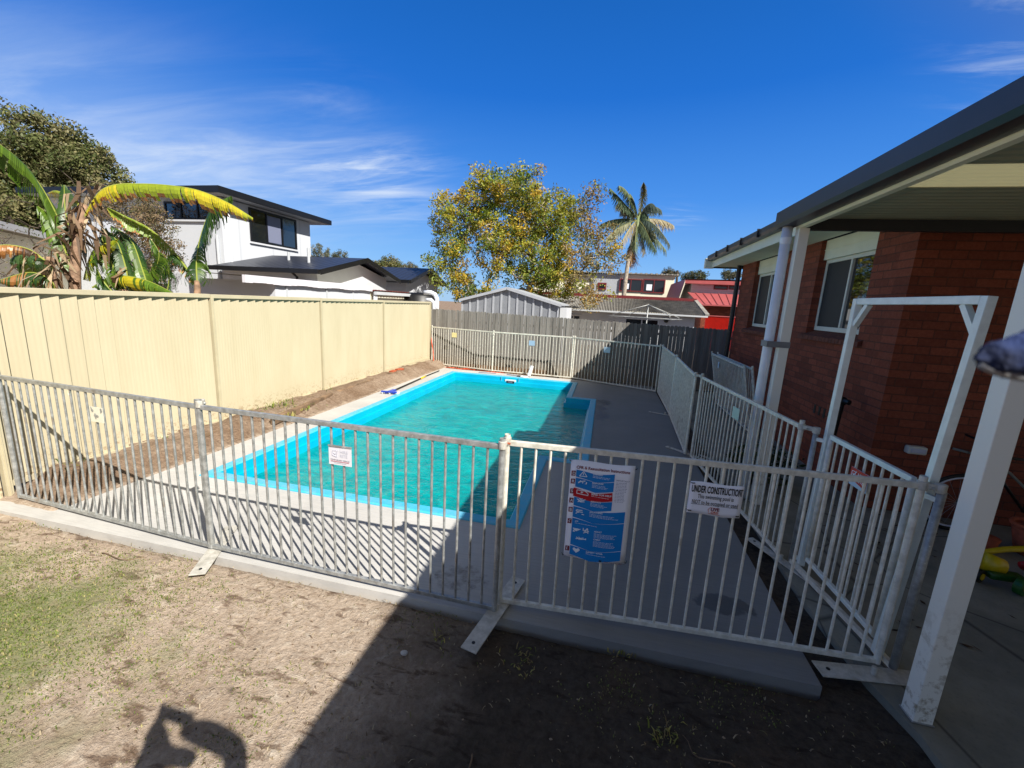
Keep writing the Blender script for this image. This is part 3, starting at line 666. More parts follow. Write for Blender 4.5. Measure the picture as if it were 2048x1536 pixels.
for a, b in (((.13, .67), (.31, .66)), ((.31, .66), (.31, .68)), ((.31, .68), (.26, .70)), ((.26, .70), (.13, .705)), ((.13, .705), (.13, .67)), ((.19, .685), (.23, .685)), ((.21, .675), (.21, .696))): seg(a, b)
g = random.Random(5)
for (cx_, cy_, sx_, sy_) in ((.21, .785, .07, .02), (.21, .60, .07, .02), (.21, .485, .07, .025), (.18, .29, .07, .02), (.33, .30, .05, .03), (.25, .21, .09, .018)):
    for k in range(6): seg((cx_+g.uniform(-1, 1)*sx_, cy_+g.uniform(-1, 1)*sy_), (cx_+g.uniform(-1, 1)*sx_, cy_+g.uniform(-1, 1)*sy_), .005)
m.build('pictograms', 'ink_white', o)
MB().prism([P_(a, b, .0025) for a, b in ((.20, .055), (.255, .085), (.255, .1), (.235, .108), (.20, .096), (.165, .108), (.145, .1), (.145, .085))], -n*.002).build('heart_icon', 'ink_white', o)
txt('www.resuscitation.com.au', .009, .1, .012, 'ink_grey'); txt('Royal Swimming Safety', .012, .66, .012, 'ink_maroon'); 
m = MB(); [m.bar(P_(.60+.03*math.cos(t), .02+.012*math.sin(t), .003), P_(.60-.03*math.cos(t), .02-.012*math.sin(t), .003), .003, .001, up=n) for t in (.6, 1.6, 2.4)]; m.build('small_emblem', 'ink_black', o)
for u, v, d in ((.0, .99, -.03), (1., .97, .04), (0., .01, -.03), (1., .01, .04)): tie(u, v, d)
o, P_, patch, txt, lines, tie = poster('construction_sign', 1.108, 1.405, .852, 1.052, 'white notice reading under construction tied to the front fence panel', .008)
txt('UNDER CONSTRUCTION', .060, .5, .70, 'ink_black', align='CENTER', cond=.405, bold=.0016)
txt('This swimming pool is', .036, .5, .52, 'ink_black', align='CENTER', cond=.62, bold=.0003)
txt('NOT to be occupied or used', .036, .5, .335, 'ink_black', align='CENTER', cond=.60, bold=.0003)
MB().bar(P_(.06, .30, .003), P_(.94, .30, .003), .0016, .0012).build('underline', 'ink_black', o)
txt('LIVE', .026, .52, .175, 'ink_maroon', align='CENTER', bold=.001); txt('ORG', .020, .52, .085, 'ink_orange', align='CENTER', bold=.0006)
m = MB(); [m.bar(P_(*a, .003), P_(*b, .003), .002, .001, up=n) for a, b in (((.41, .09), (.39, .18)), ((.39, .18), (.43, .25)), ((.43, .25), (.57, .26)), ((.40, .06), (.62, .06)))]; m.build('logo_outline', 'ink_orange', o)
for u, v, d in ((.0, .95, -.05), (1., .88, .05), (0., .08, -.05), (1., .06, .05)): tie(u+(.08 if u == 0 else -.08), v, d*2)

# ------------------------------------------------------------------ gate in its tall frame
gf = empty('gate_frame', (1.75, 3.1, 0), 'tall white square-tube gate frame at the right end of the pool fence', 'gate')
Lb, Lt, Rb, Rt = Vector((1.735, 3.545, .04)), Vector((1.765, 3.56, 2.165)), Vector((1.795, 2.645, .04)), Vector((1.865, 2.615, 2.165))
MB().bar(Lb, Lt+UP*.02, .045, .045).build('upright', 'gate_paint', gf, bevel=.003); MB().bar(Rb, Rt+UP*.02, .045, .045).build('upright', 'gate_paint', gf, bevel=.003)
dd = (Rt-Lt).normalized(); MB().bar(Lt+dd*.024, Rt-dd*.024, .045, .045).build('top_bar', 'gate_paint', gf, bevel=.003)
for q, s in ((Lt, 1), (Rt, -1)): MB().bar(q+dd*s*.12-UP*.022, q+dd*s*.022-UP*.17, .035, .03).build('corner_brace', 'gate_paint', gf)
MB().tube([(1.685, 3.60, .03), (1.685, 3.60, 1.19)], .019, 12).build('side_pipe', 'galv', gf, smooth=True)
MB().tube([(1.835, 2.56, .03), (1.842, 2.555, 1.15)], .021, 12).build('side_pipe', 'galv', gf, smooth=True)
for a_, b_ in (((1.685, 3.6, 1.1), (1.735, 3.56, 1.1)), ((1.835, 2.56, 1.1), (1.80, 2.64, 1.1)), ((1.685, 3.6, .08), (1.735, 3.56, .08))): MB().bar(a_, b_, .027).build('stub_rail', 'gate_paint', gf)
MB().bar((1.685, 3.6, .035), (1.835, 2.57, .035), .03, .035).build('threshold', 'galv_white', gf)
ga, gb = Vector((1.75, 3.50, 0)), Vector((1.80, 2.70, 0)); gt = MB().bar(ga+UP*1.15, gb+UP*1.15, .03, .035).build('gate_leaf', 'gate_paint', gf, bevel=.003)
MB().bar(ga+UP*.125, gb+UP*.125, .03, .032).build('bottom_rail', 'gate_paint', gt, bevel=.003)
for q in (ga, gb): MB().tube([q+UP*.11, q+UP*1.15], .0185, 12).build('stile', 'galv_white', gt, smooth=True)
m = MB()
for k in range(9): q = ga.lerp(gb, (k+1)/10); m.tube([q+UP*.135, q+UP*1.14], .0085, 8, False)
m.build('bars', 'galv_white', gt, smooth=True)
o = empty('hire_sign', (1.765, 3.08, .99), 'red and white hire plate on the gate', 'sign'); c = Vector((1.742, 3.075, .985)); r = (gb-ga).normalized(); n = Vector((-r.y, r.x, 0)); n = n if n.x > 0 else -n
w2, h2 = .088, .062
MB().prism([c-r*w2-UP*h2, c+r*w2-UP*h2, c+r*w2+UP*h2, c-r*w2+UP*h2], n*.003).build('plate', 'plate_pale', o)
MB().prism([c-r*w2-UP*.015-n*.002, c+r*w2*.95-UP*h2*.75-n*.002, c+r*w2+UP*h2-n*.002, c-r*w2+UP*h2-n*.002], -n*.001).build('red_field', 'plate_red', o)
tick_logo(c-r*.042+UP*.02-n*.003, r, n, .052, 'ink_white', o)
text_mesh('HIRE', .034, c-r*.008+UP*.018-n*.005, r, UP, 'ink_white', o, bold=.0008); text_mesh('RITE', .034, c-r*.008-UP*.018-n*.005, r, UP, 'ink_white', o, bold=.0008)

# ------------------------------------------------------------------ brick house on the right
hs_ = empty('brick_house', (4, 8, 0), 'red brick house with white framed windows on the right of the pool', 'house')
HX, HY, HE, SZ = 2.925, 5.07, 10.75, 3.13
WIN = [(5.75, 7.10, 1.86, 2.86), (8.55, 9.85, 1.80, 2.86)]      # y0, y1, z0, z1
m = MB(); T = .24; ys = HY+.0
cuts = [HY+T]+[q for w_ in WIN for q in w_[:2]]+[HE]
for i in range(0, len(cuts), 2): m.box(HX, HX+T, cuts[i], cuts[i+1], -.2, SZ)
for (a, b, z0, z1) in WIN: m.box(HX, HX+T, a, b, -.2, z0-.075)
m.build('side_wall', 'brick_x', hs_)
MB().box(HX, 9.5, HY, HY+T, -.2, SZ).build('front_wall', 'brick_y', hs_)
MB().box(HX+T, 9.5, HE-T, HE, -.2, SZ).build('rear_wall', 'brick_y', hs_)
for (a, b, z0, z1) in WIN:
    MB().box(HX+.06, HX+.12, a, b, z1, SZ).box(HX+.052, HX+.06, a, b, z1+.13, z1+.14).build('head_panel', 'soffit', hs_)
    wf = MB(); x0, x1 = HX+.10, HX+.16; ym = (a+b)/2
    wf.box(x0, x1, a, a+.05, z0, z1).box(x0, x1, b-.05, b, z0, z1).box(x0, x1, a+.05, b-.05, z0, z0+.06).box(x0, x1, a+.05, b-.05, z1-.05, z1).box(x0, x1, ym-.02, ym+.02, z0+.06, z1-.05)
    w_ = wf.build('window', 'white_frame', hs_, bevel=.004)
    MB().box(x0+.03, x0+.036, a+.05, ym-.02, z0+.06, z1-.05).build('pane', 'glass', w_)
    MB().box(x0+.012, x0+.02, ym+.02, b-.05, z0+.06, z1-.05).build('fly_screen', 'screen', w_)
    s = MB(); k = 0; y = a-.12
    while y < b+.1: s.add(*[(lambda v, f: (v, f))([(HX-.05, y+.004, z0-.135), (HX-.05, y+.078, z0-.135), (HX-.05, y+.078, z0-.075), (HX-.05, y+.004, z0-.075), (HX+.12, y+.004, z0-.07), (HX+.12, y+.078, z0-.07), (HX+.12, y+.078, z0-.004), (HX+.12, y+.004, z0-.004), ], [(0, 3, 2, 1), (3, 7, 6, 2), (0, 4, 7, 3), (1, 2, 6, 5), (0, 1, 5, 4)])][0]); y += .084
    s.build('sill', 'sill_brick', hs_)
MB().box(HX-.52, HX+.0, HY-.35, HE+.55, SZ, SZ+.012).build('soffit', 'soffit', hs_)
MB().box(HX-.55, HX-.52, HY-.35, HE+.55, SZ-.02, SZ+.21).build('fascia', 'soffit', hs_)
m = MB(); gp = [(HX-.55, SZ+.13), (HX-.65, SZ+.13), (HX-.68, SZ+.17), (HX-.68, SZ+.245), (HX-.665, SZ+.255), (HX-.55, SZ+.215)]
m.prism([(x, HY-.1, z) for x, z in gp], (0, HE-HY+.62, 0)); m.build('gutter', 'charcoal', hs_)
m = MB()
for y in (5.9, 6.8, 7.7, 8.6, 9.5, 10.4): m.box(HX-.70, HX-.66, y, y+.03, SZ+.13, SZ+.26)
m.build('gutter_bracket', 'black_gutter', hs_)
MB().box(HX-.7, HX-.50, HE+.56, HE+.70, SZ-.03, SZ+.2).build('gutter_return', 'cream_paint', hs_)
m = MB(); E0 = HX-.55; m.prism([(E0, HY-.4, SZ+.23), (9.5, HY-.4, SZ+.23+2.1), (9.5, HY-.4, SZ+.2+2.1), (E0, HY-.4, SZ+.20)], (0, HE-HY+1.0, 0)); m.build('roof', 'roof_dark', hs_)
MB().tube([(HX-.06, HE+.06, SZ+.1), (HX-.06, HE+.06, 0)], .05, 10).build('rear_downpipe', 'black', hs_)
MB().prism([(HX+.0, HE+.56, SZ-.03), (HX-.52, HE+.56, SZ-.03), (HX-.52, HE+.56, SZ+.2), (HX+4, HE+.56, SZ+1.7), (HX+4, HE+.56, SZ-.03)], (0, .03, 0)).build('gable_board', 'black_gutter', hs_)
for y in (6.12, 6.25, 6.38): MB().box(HX-.004, HX+.01, y, y+.05, .74, .86).build('wall_vent', 'black', hs_)
lb = empty('wall_light', (3.30, HY-.05, .72), 'small white box light on the brick wall near the ground', 'light fitting')
MB().box(3.215, 3.39, HY-.075, HY, .68, .765).build('housing', 'white_frame', lb, bevel=.016); MB().box(3.235, 3.37, HY-.085, HY-.076, .70, .745).build('cover', 'faint', lb, bevel=.004)

# ------------------------------------------------------------------ patio cover
pc = empty('patio_cover', (3.5, 1, 0), 'flat patio roof on pale posts with a dark gutter, top right', 'patio roof')
for (x, y, nm) in ((1.783, 2.27, 'post'), (1.775, 4.76, 'post')):
    p_ = MB().box(x-.045, x+.045, y-.045, y+.045, 0, 2.875).build(nm, 'post_paint', pc, bevel=.004)
    MB().box(x-.05, x+.05, y-.05, y+.05, 0, .006).build('base_plate', 'galv', p_)
MB().box(1.735, 1.785, -3.2, 4.82, 2.876, 2.958).box(1.728, 1.735, -3.2, 4.82, 2.90, 2.912).build('beam', 'cream_paint', pc)
MB().prism([(1.725, -3.2, 2.90), (1.60, -3.2, 2.90), (1.575, -3.2, 2.93), (1.575, -3.2, 3.05), (1.60, -3.2, 3.065), (1.725, -3.2, 3.0)], (0, 8.12, 0)).build('gutter', 'charcoal', pc)
MB().box(1.68, 9.5, -3.2, 3.16, 2.962, 2.975).box(1.68, 9.5, 3.66, 4.82, 2.962, 2.975).build('roof_sheet', 'ceiling', pc)
MB().box(1.68, 9.5, 3.163, 3.657, 2.966, 2.972).build('translucent_sheet', 'laser', pc)
MB().box(1.79, 9.5, 4.80, 4.94, 2.955, 3.12).build('end_gutter', 'black_gutter', pc)
MB().box(2.26, 9.5, 4.79, 4.95, 3.125, 3.42).build('sun_leak_block', 'charcoal', pc)  # added out of sight to stop sun leaking between patio and house roofs
MB().box(1.79, 9.5, 4.72, 4.78, 2.86, 2.96).build('end_beam', 'black_gutter', pc)
dp = MB().tube([(1.665, 4.83, 3.0), (1.665, 4.83, .03)], .046, 16).build('downpipe', 'pvc', pc, smooth=True)
MB().tube([(1.665, 4.83, 2.74), (1.665, 4.83, 2.80)], .05, 16).build('pipe_collar', 'pvc', dp)
MB().box(1.612, 1.825, 4.71, 4.72, 1.72, 1.78).box(1.612, 1.618, 4.72, 4.88, 1.72, 1.78).build('strap', 'strap', pc)

# things under the patio
o = empty('black_pole', (2.70, 5.38, 0), 'black folded stand with a knuckle head leaning at the brick wall', 'stand')
MB().tube([(2.63, 5.35, 0), (2.70, 5.38, 1.08)], [.04, .045], 10).build('pole', 'black', o); MB().ellipsoid((2.705, 5.365, 1.12), (.06, .05, .055)).build('knuckle', 'black', o, smooth=True)
MB().tube([(2.705, 5.36, 1.13), (2.74, 5.28, 1.12)], .03, 8).build('nozzle', 'black', o); MB().tube([(2.68, 5.40, .93), (2.62, 5.42, .95)], [.035, .03], 8).build('side_knob', 'black', o)
bk = empty('bicycle', (3.75, 4.72, 0), 'bicycle leaning on the brick wall behind the pale post', 'bicycle')
for cx_, c2 in ((3.55, 0), (4.55, 1)):
    w_ = MB().ring((cx_, 4.72, .315), (0, 1, .12), .30, .017, 40, 8).build('tyre', 'black', bk, smooth=True)
    MB().ring((cx_, 4.72, .315), (0, 1, .12), .272, .010, 40, 6).build('rim', 'plate', w_, smooth=True)
    m = MB()
    for k in range(18): t = k*math.pi/9; m.tube([(cx_, 4.72, .315), (cx_+.268*math.cos(t), 4.72-.03*math.sin(t), .315+.266*math.sin(t))], .0012, 4, False)
    m.build('spokes', 'galv', w_)
m = MB(); F_ = {'a': (3.55, 4.72, .315), 'h': (3.68, 4.76, .82), 'b': (4.1, 4.74, .3), 's': (3.98+.2, 4.77, .8), 'r': (4.55, 4.72, .315)}
for p, q in ('ah', 'hb', 'hs', 'sb', 'br', 'sr'): m.tube([F_[p], F_[q]], .014, 8)
m.build('frame', 'black', bk, smooth=True); MB().tube([(3.66, 4.5, .95), (3.68, 4.76, .93), (3.66, 4.98, .95)], .012, 8).build('handlebar', 'black', bk)
MB().ellipsoid((4.22, 4.78, .88), (.12, .06, .03)).build('saddle', 'black', bk, smooth=True)
o = empty('terracotta_pot', (4.0, 4.45, 0), 'brown terracotta pot on the patio behind the pale post', 'pot')
MB().tube([(4.0, 4.45, 0), (4.0, 4.45, .26)], [.11, .17], 18).build('bowl', 'brick_loose', o, smooth=True); MB().ring((4.0, 4.45, .27), (0, 0, 1), .165, .02, 20, 8).build('rim', 'brick_loose', o, smooth=True)
o = empty('terracotta_pot', (3.62, 4.45, 0), 'small terracotta pot in front of the bicycle wheel', 'pot')
MB().tube([(3.6, 4.4, 0), (3.6, 4.4, .14)], [.06, .09], 14).build('bowl', 'brick_loose', o, smooth=True)
hz = empty('garden_hose', (4.1, 5.0, 0), 'pale garden hose looped down the brick wall beside the patio post', 'hose')
MB().tube([(3.62, 5.03, .78), (3.85, 5.0, .74), (4.1, 4.97, .60), (4.35, 4.93, .36), (4.6, 4.9, .1), (4.9, 4.8, .03)], .013, 8).build('hose', 'patio', hz, smooth=True)
# toy
ty = empty('push_toy', (3.45, 3.85, 0), 'yellow, red and blue plastic push toy lying on the patio', 'toy')
M['t_yel'] = simple('toy_yellow', (214, 180, 20), .35); M['t_red'] = simple('toy_red', (186, 24, 34), .35); M['t_blu'] = simple('toy_blue', (28, 62, 176), .35); M['t_grn'] = simple('toy_green', (28, 84, 30), .4); M['t_tan'] = simple('toy_tan', (180, 150, 84), .5)
def wheel(c, ax, r_, w_, mat, hub): o_ = MB().tube([Vector(c)-Vector(ax)*w_/2, Vector(c)+Vector(ax)*w_/2], r_, 20).build('wheel', mat, ty, bevel=.006); MB().tube([Vector(c)-Vector(ax)*(w_/2+.006), Vector(c)+Vector(ax)*(w_/2+.006)], r_*.5, 14).build('hub', hub, o_)
wheel((3.13, 3.80, .055), (.5, -.86, 0), .055, .04, 'black', 't_yel'); wheel((3.33, 3.70, .07), (.5, -.86, 0), .07, .05, 't_grn', 't_tan'); wheel((3.52, 3.86, .10), (.5, -.86, 0), .075, .035, 't_blu', 't_red')
MB().tube([(3.18, 3.86, .16), (3.3, 3.84, .14)], [.075, .06], 14).build('hopper', 't_yel', ty, smooth=True); MB().box(3.18, 3.42, 3.76, 3.86, .05, .11).build('body', 't_grn', ty, bevel=.02)
MB().tube([(3.15, 3.92, .18), (3.4, 3.98, .23), (3.75, 4.02, .28), (4.2, 4.1, .3)], [.02, .024, .028, .03], 10).build('handle', 't_yel', ty, smooth=True)
MB().tube([(3.5, 3.93, .13), (3.95, 4.02, .2)], .035, 10).build('red_bar', 't_red', ty, smooth=True)
# leaves and bits on the patio
def scatter(name, cnt, x0, x1, y0, y1, z, size, cols, label, cat, seed=1, kind='stuff'):
    g = random.Random(seed); m = MB(); m.c = []
    for k in range(cnt):
        x, y = g.uniform(x0, x1), g.uniform(y0, y1); a = g.uniform(0, 6.28); l, w_ = size*g.uniform(.5, 1.4), size*g.uniform(.15, .5); c_, s_ = math.cos(a), math.sin(a); t = g.uniform(.1, .5)*size
        m.quad((x-c_*l, y-s_*l, z+.002), (x+s_*w_, y-c_*w_, z+.002+t*.3), (x+c_*l, y+s_*l, z+.002+t), (x-s_*w_, y+c_*w_, z+.004)); m.c.append(s2l(g.choice(cols)))
    o = m.build(name, 'blade'); return tag(o, label, cat, kind=kind)
scatter('fallen_leaves', 60, 1.9, 3.4, 2.3, 5.0, 0., .03, [(70, 52, 36), (48, 40, 32), (90, 70, 50)], 'dry brown leaves scattered on the patio concrete', 'leaves', 3)

# ------------------------------------------------------------------ things around the pool
pb = empty('pool_brush', (-4.45, 8.5, 0), 'blue and white pool brush on a long dark pole, left of the pool', 'brush')
MB().tube([(-4.33, 8.0, .04), (-4.44, 9.6, .03)], .016, 10).tube([(-4.47, 9.95, .03), (-4.5, 10.95, .025)], .013, 10).build('pole', 'black', pb, smooth=True)
MB().tube([(-4.44, 9.6, .03), (-4.47, 9.97, .03)], .021, 10).build('grip', 't_yel', pb, smooth=True)
MB().bar((-4.33, 8.05, .045), (-4.32, 7.83, .05), .09, .04).build('holder', 't_blu', pb, bevel=.008)
h_ = MB().bar((-4.5, 7.80, .05), (-4.16, 7.84, .05), .05, .03).build('head', 't_blu', pb, bevel=.006)
for k in range(5): x = -4.49+k*.08; MB().bar((x, 7.79+k*.01, .02), (x+.035, 7.85+k*.01, .045), .045, .035).build('bristle_pad', 'ink_white' if k % 2 == 0 else 't_blu', h_, bevel=.006)
o = empty('pipe_offcut', (-1.93, 11.35, 0), 'white plastic pipe offcut standing behind the skimmer', 'pipe'); q0 = GY(1046, 756, 11.42); q1 = GY(1057, 731, 11.45)
MB().tube([Vector((-2.0, 11.42, .03)), Vector((-1.93, 11.47, .31))], .05, 16, False).build('pipe_wall', 'pvc', o, smooth=True)
o = empty('skimmer_lid', (-2.1, 11.27, 0), 'round white skimmer lid lying beside the pool edge', 'lid')
MB().tube([(-2.1, 11.27, .004), (-2.1, 11.27, .028)], .12, 24).build('disc', 'pvc', o, bevel=.006); MB().tube([(-2.1, 11.27, .028), (-2.1, 11.27, .036)], .03, 12).build('finger_grip', 'faint', o)
o = empty('hand_tool', (-2.4, 11.3, 0), 'small dark tool lying on the deck left of the skimmer lid', 'tool')
MB().tube([(-2.62, 11.38, .02), (-2.3, 11.3, .02)], .012, 6).build('shaft', 'ink_grey', o); MB().box(-2.3, -2.2, 11.25, 11.33, .005, .03).build('blade', 'black', o)
o = empty('hose_end', (-3.35, 11.35, 0), 'thin dark rod lying on the back of the deck', 'rod'); MB().tube([(-3.45, 11.33, .015), (-2.95, 11.42, .015)], .01, 6).build('rod', 'ink_grey', o)
cd = empty('orange_cord', (-5.4, 12.6, 0), 'orange cord hanging and coiled in the back left corner', 'cord')
M['cord'] = simple('orange_cord', (216, 84, 48), .5)
pts = [(-5.24, 12.1, .95), (-5.22, 12.05, .7), (-5.15, 12.0, .45), (-5.1, 11.95, .2), (-5.1, 11.9, .06)]; g = random.Random(4)
for k in range(26): t = k/25; pts.append((-5.1+t*2.3+.12*math.sin(k*1.9), 11.92-t*.25+.1*math.cos(k*2.3), -.02+.02*(k % 2)))
MB().tube(pts, .014, 6).build('cord', 'cord', cd, smooth=True)
for k, (y, rz) in enumerate(((9.52, .1), (9.86, -.2))):
    o = MB(); c_, s_ = math.cos(rz+1.5), math.sin(rz+1.5); q = Vector((-5.16, y, .12)); o.bar(q+Vector((-c_*.11, -s_*.11, .03)), q+Vector((c_*.11, s_*.11, .03)), .11, .075)
    ob = o.build('red_brick', 'brick_loose', bevel=.004); tag(ob, ['loose red brick under the cream fence, the nearer of the two', 'loose red brick under the cream fence, the farther of the two'][k], 'brick', 'loose bricks under the fence')
for k, (u0, v0, u1, v1, z, lab) in enumerate(((395, 885, 462, 856, .07, 'old sleeper edging half buried beside the weeds, nearest the camera'), (545, 842, 662, 792, .10, 'old sleeper edging in the soil under the middle of the cream fence'), (676, 787, 745, 763, .10, 'brown sleeper edging with a cut end, behind the pool brush'), (775, 752, 850, 727, .10, 'pale edging board near the back left corner'))):
    q0, q1 = GZ(u0, v0, z), GZ(u1, v1, z)
    ob = MB().bar(q0, q1, .08, .12).build('sleeper_edging', 'sleeper', bevel=.012); tag(ob, lab, 'garden edging', 'sleeper edging along the cream fence')
for k, (x, y, s, lab) in enumerate(((-4.35, 2.80, .12, 'pale stone on the deck at the left post'), (-.98, 1.93, .022, 'small white pebble on the sunny soil near the shadow edge'), (-4.9, 10.6, .09, 'grey stone in the soil strip at the back'))):
    if k == 0: continue
    ob = MB().ellipsoid((x, y, -.03+s*.4), (s, s*.8, s*.5), 10, 6, .12, rnd).build('stone', 'deck'); tag(ob, lab, 'stone')

# ------------------------------------------------------------------ foliage tools
def leafcloud(m, pts, rads, per, size, cols, g, aspect=.45, droop=0., flat=.0):
    """leaf-sized faces around each twig end"""
    cs = [s2l(c) for c in cols]
    for p, rr in zip(pts, rads):
        base = g.choice(cs)
        for k in range(per):
            d = Vector((g.gauss(0, 1), g.gauss(0, 1), g.gauss(0, .8))).normalized()*rr*(g.random()**.45)
            q = Vector(p)+d; a = Vector((g.gauss(0, 1), g.gauss(0, 1), g.gauss(0, 1)-droop)).normalized(); b = a.cross(Vector((g.gauss(0, 1), g.gauss(0, 1), g.gauss(0, 1)))).normalized()
            l, w_ = size*g.uniform(.6, 1.3), size*aspect*g.uniform(.6, 1.2); m.quad(q-a*l, q-b*w_, q+a*l, q+b*w_)
            c = base if g.random() < .65 else g.choice(cs); v = g.uniform(.75, 1.2); m.c.append((c[0]*v, c[1]*v, c[2]*v))
def grow(root, trunk, tips, g, r_tip=.012, power=2.3, sides=5, jit=.12):
    """branches joined from each tip to the nearest wood already grown"""
    nodes = [Vector(p) for p in trunk]; par = [-1]+list(range(len(trunk)-1)); tipidx = []
    c0 = nodes[-1]
    for t in sorted(tips, key=lambda q: (q-c0).length):
        best = min(range(len(nodes)), key=lambda i: (nodes[i]-t).length*(1.0 if nodes[i].z <= t.z+.6 else 1.5)+(.6 if i < 2 else 0))
        a = nodes[best]; L = (t-a).length; n = max(2, int(L/.45)); k = best
        for i in range(1, n+1):
            f = i/n; q = a.lerp(t, f)+Vector((g.gauss(0, jit), g.gauss(0, jit), g.gauss(0, jit)+.12*L*math.sin(math.pi*f)*.3))*(0 if i == n else min(1, L))
            nodes.append(q); par.append(k); k = len(nodes)-1
        tipidx.append(k)
    w_ = [0.]*len(nodes); child = [0]*len(nodes)
    for i in range(len(nodes)-1, -1, -1):
        if w_[i] == 0: w_[i] = r_tip**power
        if par[i] >= 0: w_[par[i]] += w_[i]; child[par[i]] += 1
    rr = [x**(1/power) for x in w_]; m = MB()
    for i in range(1, len(nodes)):
        p = par[i]; m.tube([nodes[p], nodes[i]], [min(rr[p], rr[i]*1.25), rr[i]], sides, False)
    return m
def lobes_tips(lobes, n, g, shell=.35):
    out = []; tot = sum(l[1][0]*l[1][1]*l[1][2] for l in lobes)
    for c, r_ in lobes:
        for k in range(max(2, int(n*(r_[0]*r_[1]*r_[2])/tot))):
            d = Vector((g.gauss(0, 1), g.gauss(0, 1), g.gauss(0, 1))).normalized()*(shell+(1-shell)*g.random()**.6); out.append(Vector(c)+Vector((d.x*r_[0], d.y*r_[1], d.z*r_[2])))
    return out
def tree(name, label, cat, base, trunk, lobes, ntips, per, rad, size, cols, seed, wood='bark', rtip=.012, aspect=.45, shell=.35, group=None, droop=0., tipcol=None):
    g = random.Random(seed); o = empty(name, base, label, cat, group); tips = lobes_tips(lobes, ntips, g, shell)
    grow(base, trunk, tips, g, rtip).build('trunk', wood, o, smooth=True)
    m = MB(); m.c = []; leafcloud(m, tips, [rad*g.uniform(.6, 1.25) for t in tips], per, size, cols, g, aspect, droop); m.build('crown', 'leaf', o); return o
M['bark_dark'] = simple('dark_bark', (84, 74, 64), .95, var=.3, vs=6, bump=.5, bs=30); M['bark_pale'] = simple('pale_bark', (168, 156, 140), .9, var=.25, vs=6, bump=.3)

# ---- large autumn-tinted tree behind the shed
dT = 21.0
def L_(u, v, ru, rv, d=dT, dd=None): c = D(u, v, d); k = d/FPX; return (c, (ru*k, (dd if dd else (ru+rv)/2*k), rv*k))
tb = D(1000, 640, dT+.5); tb.z = -.1
lob = [L_(1010, 395, 75, 55), L_(925, 440, 62, 60), L_(1090, 430, 70, 60), L_(900, 520, 50, 45), L_(1000, 490, 80, 60), L_(1110, 515, 75, 60), L_(1180, 400, 38, 36), L_(1205, 500, 50, 60), L_(960, 380, 50, 40), L_(1150, 580, 75, 32), L_(940, 575, 70, 28), L_(1180, 605, 30, 18, 18.5), L_(868, 555, 20, 22), L_(1060, 350, 35, 28), L_(1060, 560, 60, 34), L_(1150, 460, 45, 50)]
g = random.Random(11); o = empty('broadleaf_tree', tb, 'large spreading tree with yellow, orange and green leaves behind the grey shed', 'tree')
tips = lobes_tips(lob, 600, g, .2); trk = [tb, tb+Vector((.05, 0, .8)), tb+Vector((.15, .1, 1.5))]
grow(tb, trk, tips, g, .0125, 2.25).build('trunk', 'bark_pale', o, smooth=True)
m = MB(); m.c = []
for t in tips:
    # left side keeps more leaf; the right side is thin and brown
    px_right = (t-tb).dot(Vector((math.cos(.2), -math.sin(.2), 0)))
    brown = px_right > 3.1
    pal = g.choice([[(176, 172, 56), (146, 152, 46), (196, 170, 60)], [(112, 132, 48), (134, 148, 56), (92, 112, 42)], [(196, 164, 60), (180, 152, 56), (168, 158, 60)], [(124, 138, 58), (158, 158, 62), (150, 146, 60)], [(104, 122, 48), (150, 150, 56)]]) if not brown or g.random() < .3 else [(150, 134, 88), (136, 120, 78), (176, 140, 66), (126, 120, 80)]
    leafcloud(m, [t], [g.uniform(.28, .55)], 95 if not brown else 52, .078, pal, g, .45)
m.build('crown', 'leaf', o)
# ---- dense dark tree at the far left
tree('dense_tree', 'dense dark olive tree at the far left, behind the banana plants', 'tree', Vector((-19.5, 9.5, -.1)), [Vector((-19.5, 9.5, -.1)), Vector((-19.4, 9.6, 1.5))],
     [(D(90, 330, 19), (2.6, 2.2, 2.0)), (D(30, 380, 19), (2.6, 2, 1.8)), (D(150, 370, 19.5), (2.0, 2, 1.9)), (D(115, 288, 19), (.9, 1.0, .95)), (D(190, 420, 19.5), (1.7, 1.8, 1.3)), (D(-10, 335, 19), (1.5, 1.4, 1.2)), (D(245, 365, 21), (.7, .8, .9)), (D(230, 440, 20), (1.6, 1.4, 1.1)), (D(20, 440, 18), (2, 2, 1.2))],
     560, 150, .52, .085, [(104, 112, 66), (122, 124, 78), (84, 96, 54), (138, 132, 92), (110, 108, 74)], 21, 'bark_dark', .012, .5, .3)
tree('dry_shrub', 'brown-leaved shrub against the white house wall', 'shrub', Vector((-11.9, 11.0, 0)), [Vector((-11.9, 11.0, 0)), Vector((-11.9, 11.1, .8))],
     [(D(300, 450, 13.6), (.95, .8, .8)), (D(322, 505, 13.4), (.62, .6, .7)), (D(250, 420, 14.4), (1.0, .9, .8)), (D(318, 555, 13.2), (.4, .5, .6)), (D(270, 500, 13.4), (.8, .7, .8))], 170, 90, .26, .035, [(132, 112, 84), (110, 100, 70), (150, 128, 100), (92, 90, 60)], 22, 'bark_dark', .007, .55, .2)
tree('bare_shrub', 'thin twiggy shrub with few leaves at the left edge', 'shrub', Vector((-9.9, 4.9, 0)), [Vector((-9.9, 4.9, 0)), Vector((-9.9, 4.9, .6))],
     [(D(30, 470, 9.5), (.7, .6, .9)), (D(60, 540, 9.5), (.8, .6, .6)), (D(110, 440, 10), (.5, .5, .7))], 70, 6, .2, .03, [(100, 92, 60), (90, 100, 50)], 23, 'bark_dark', .006, .5, .3)
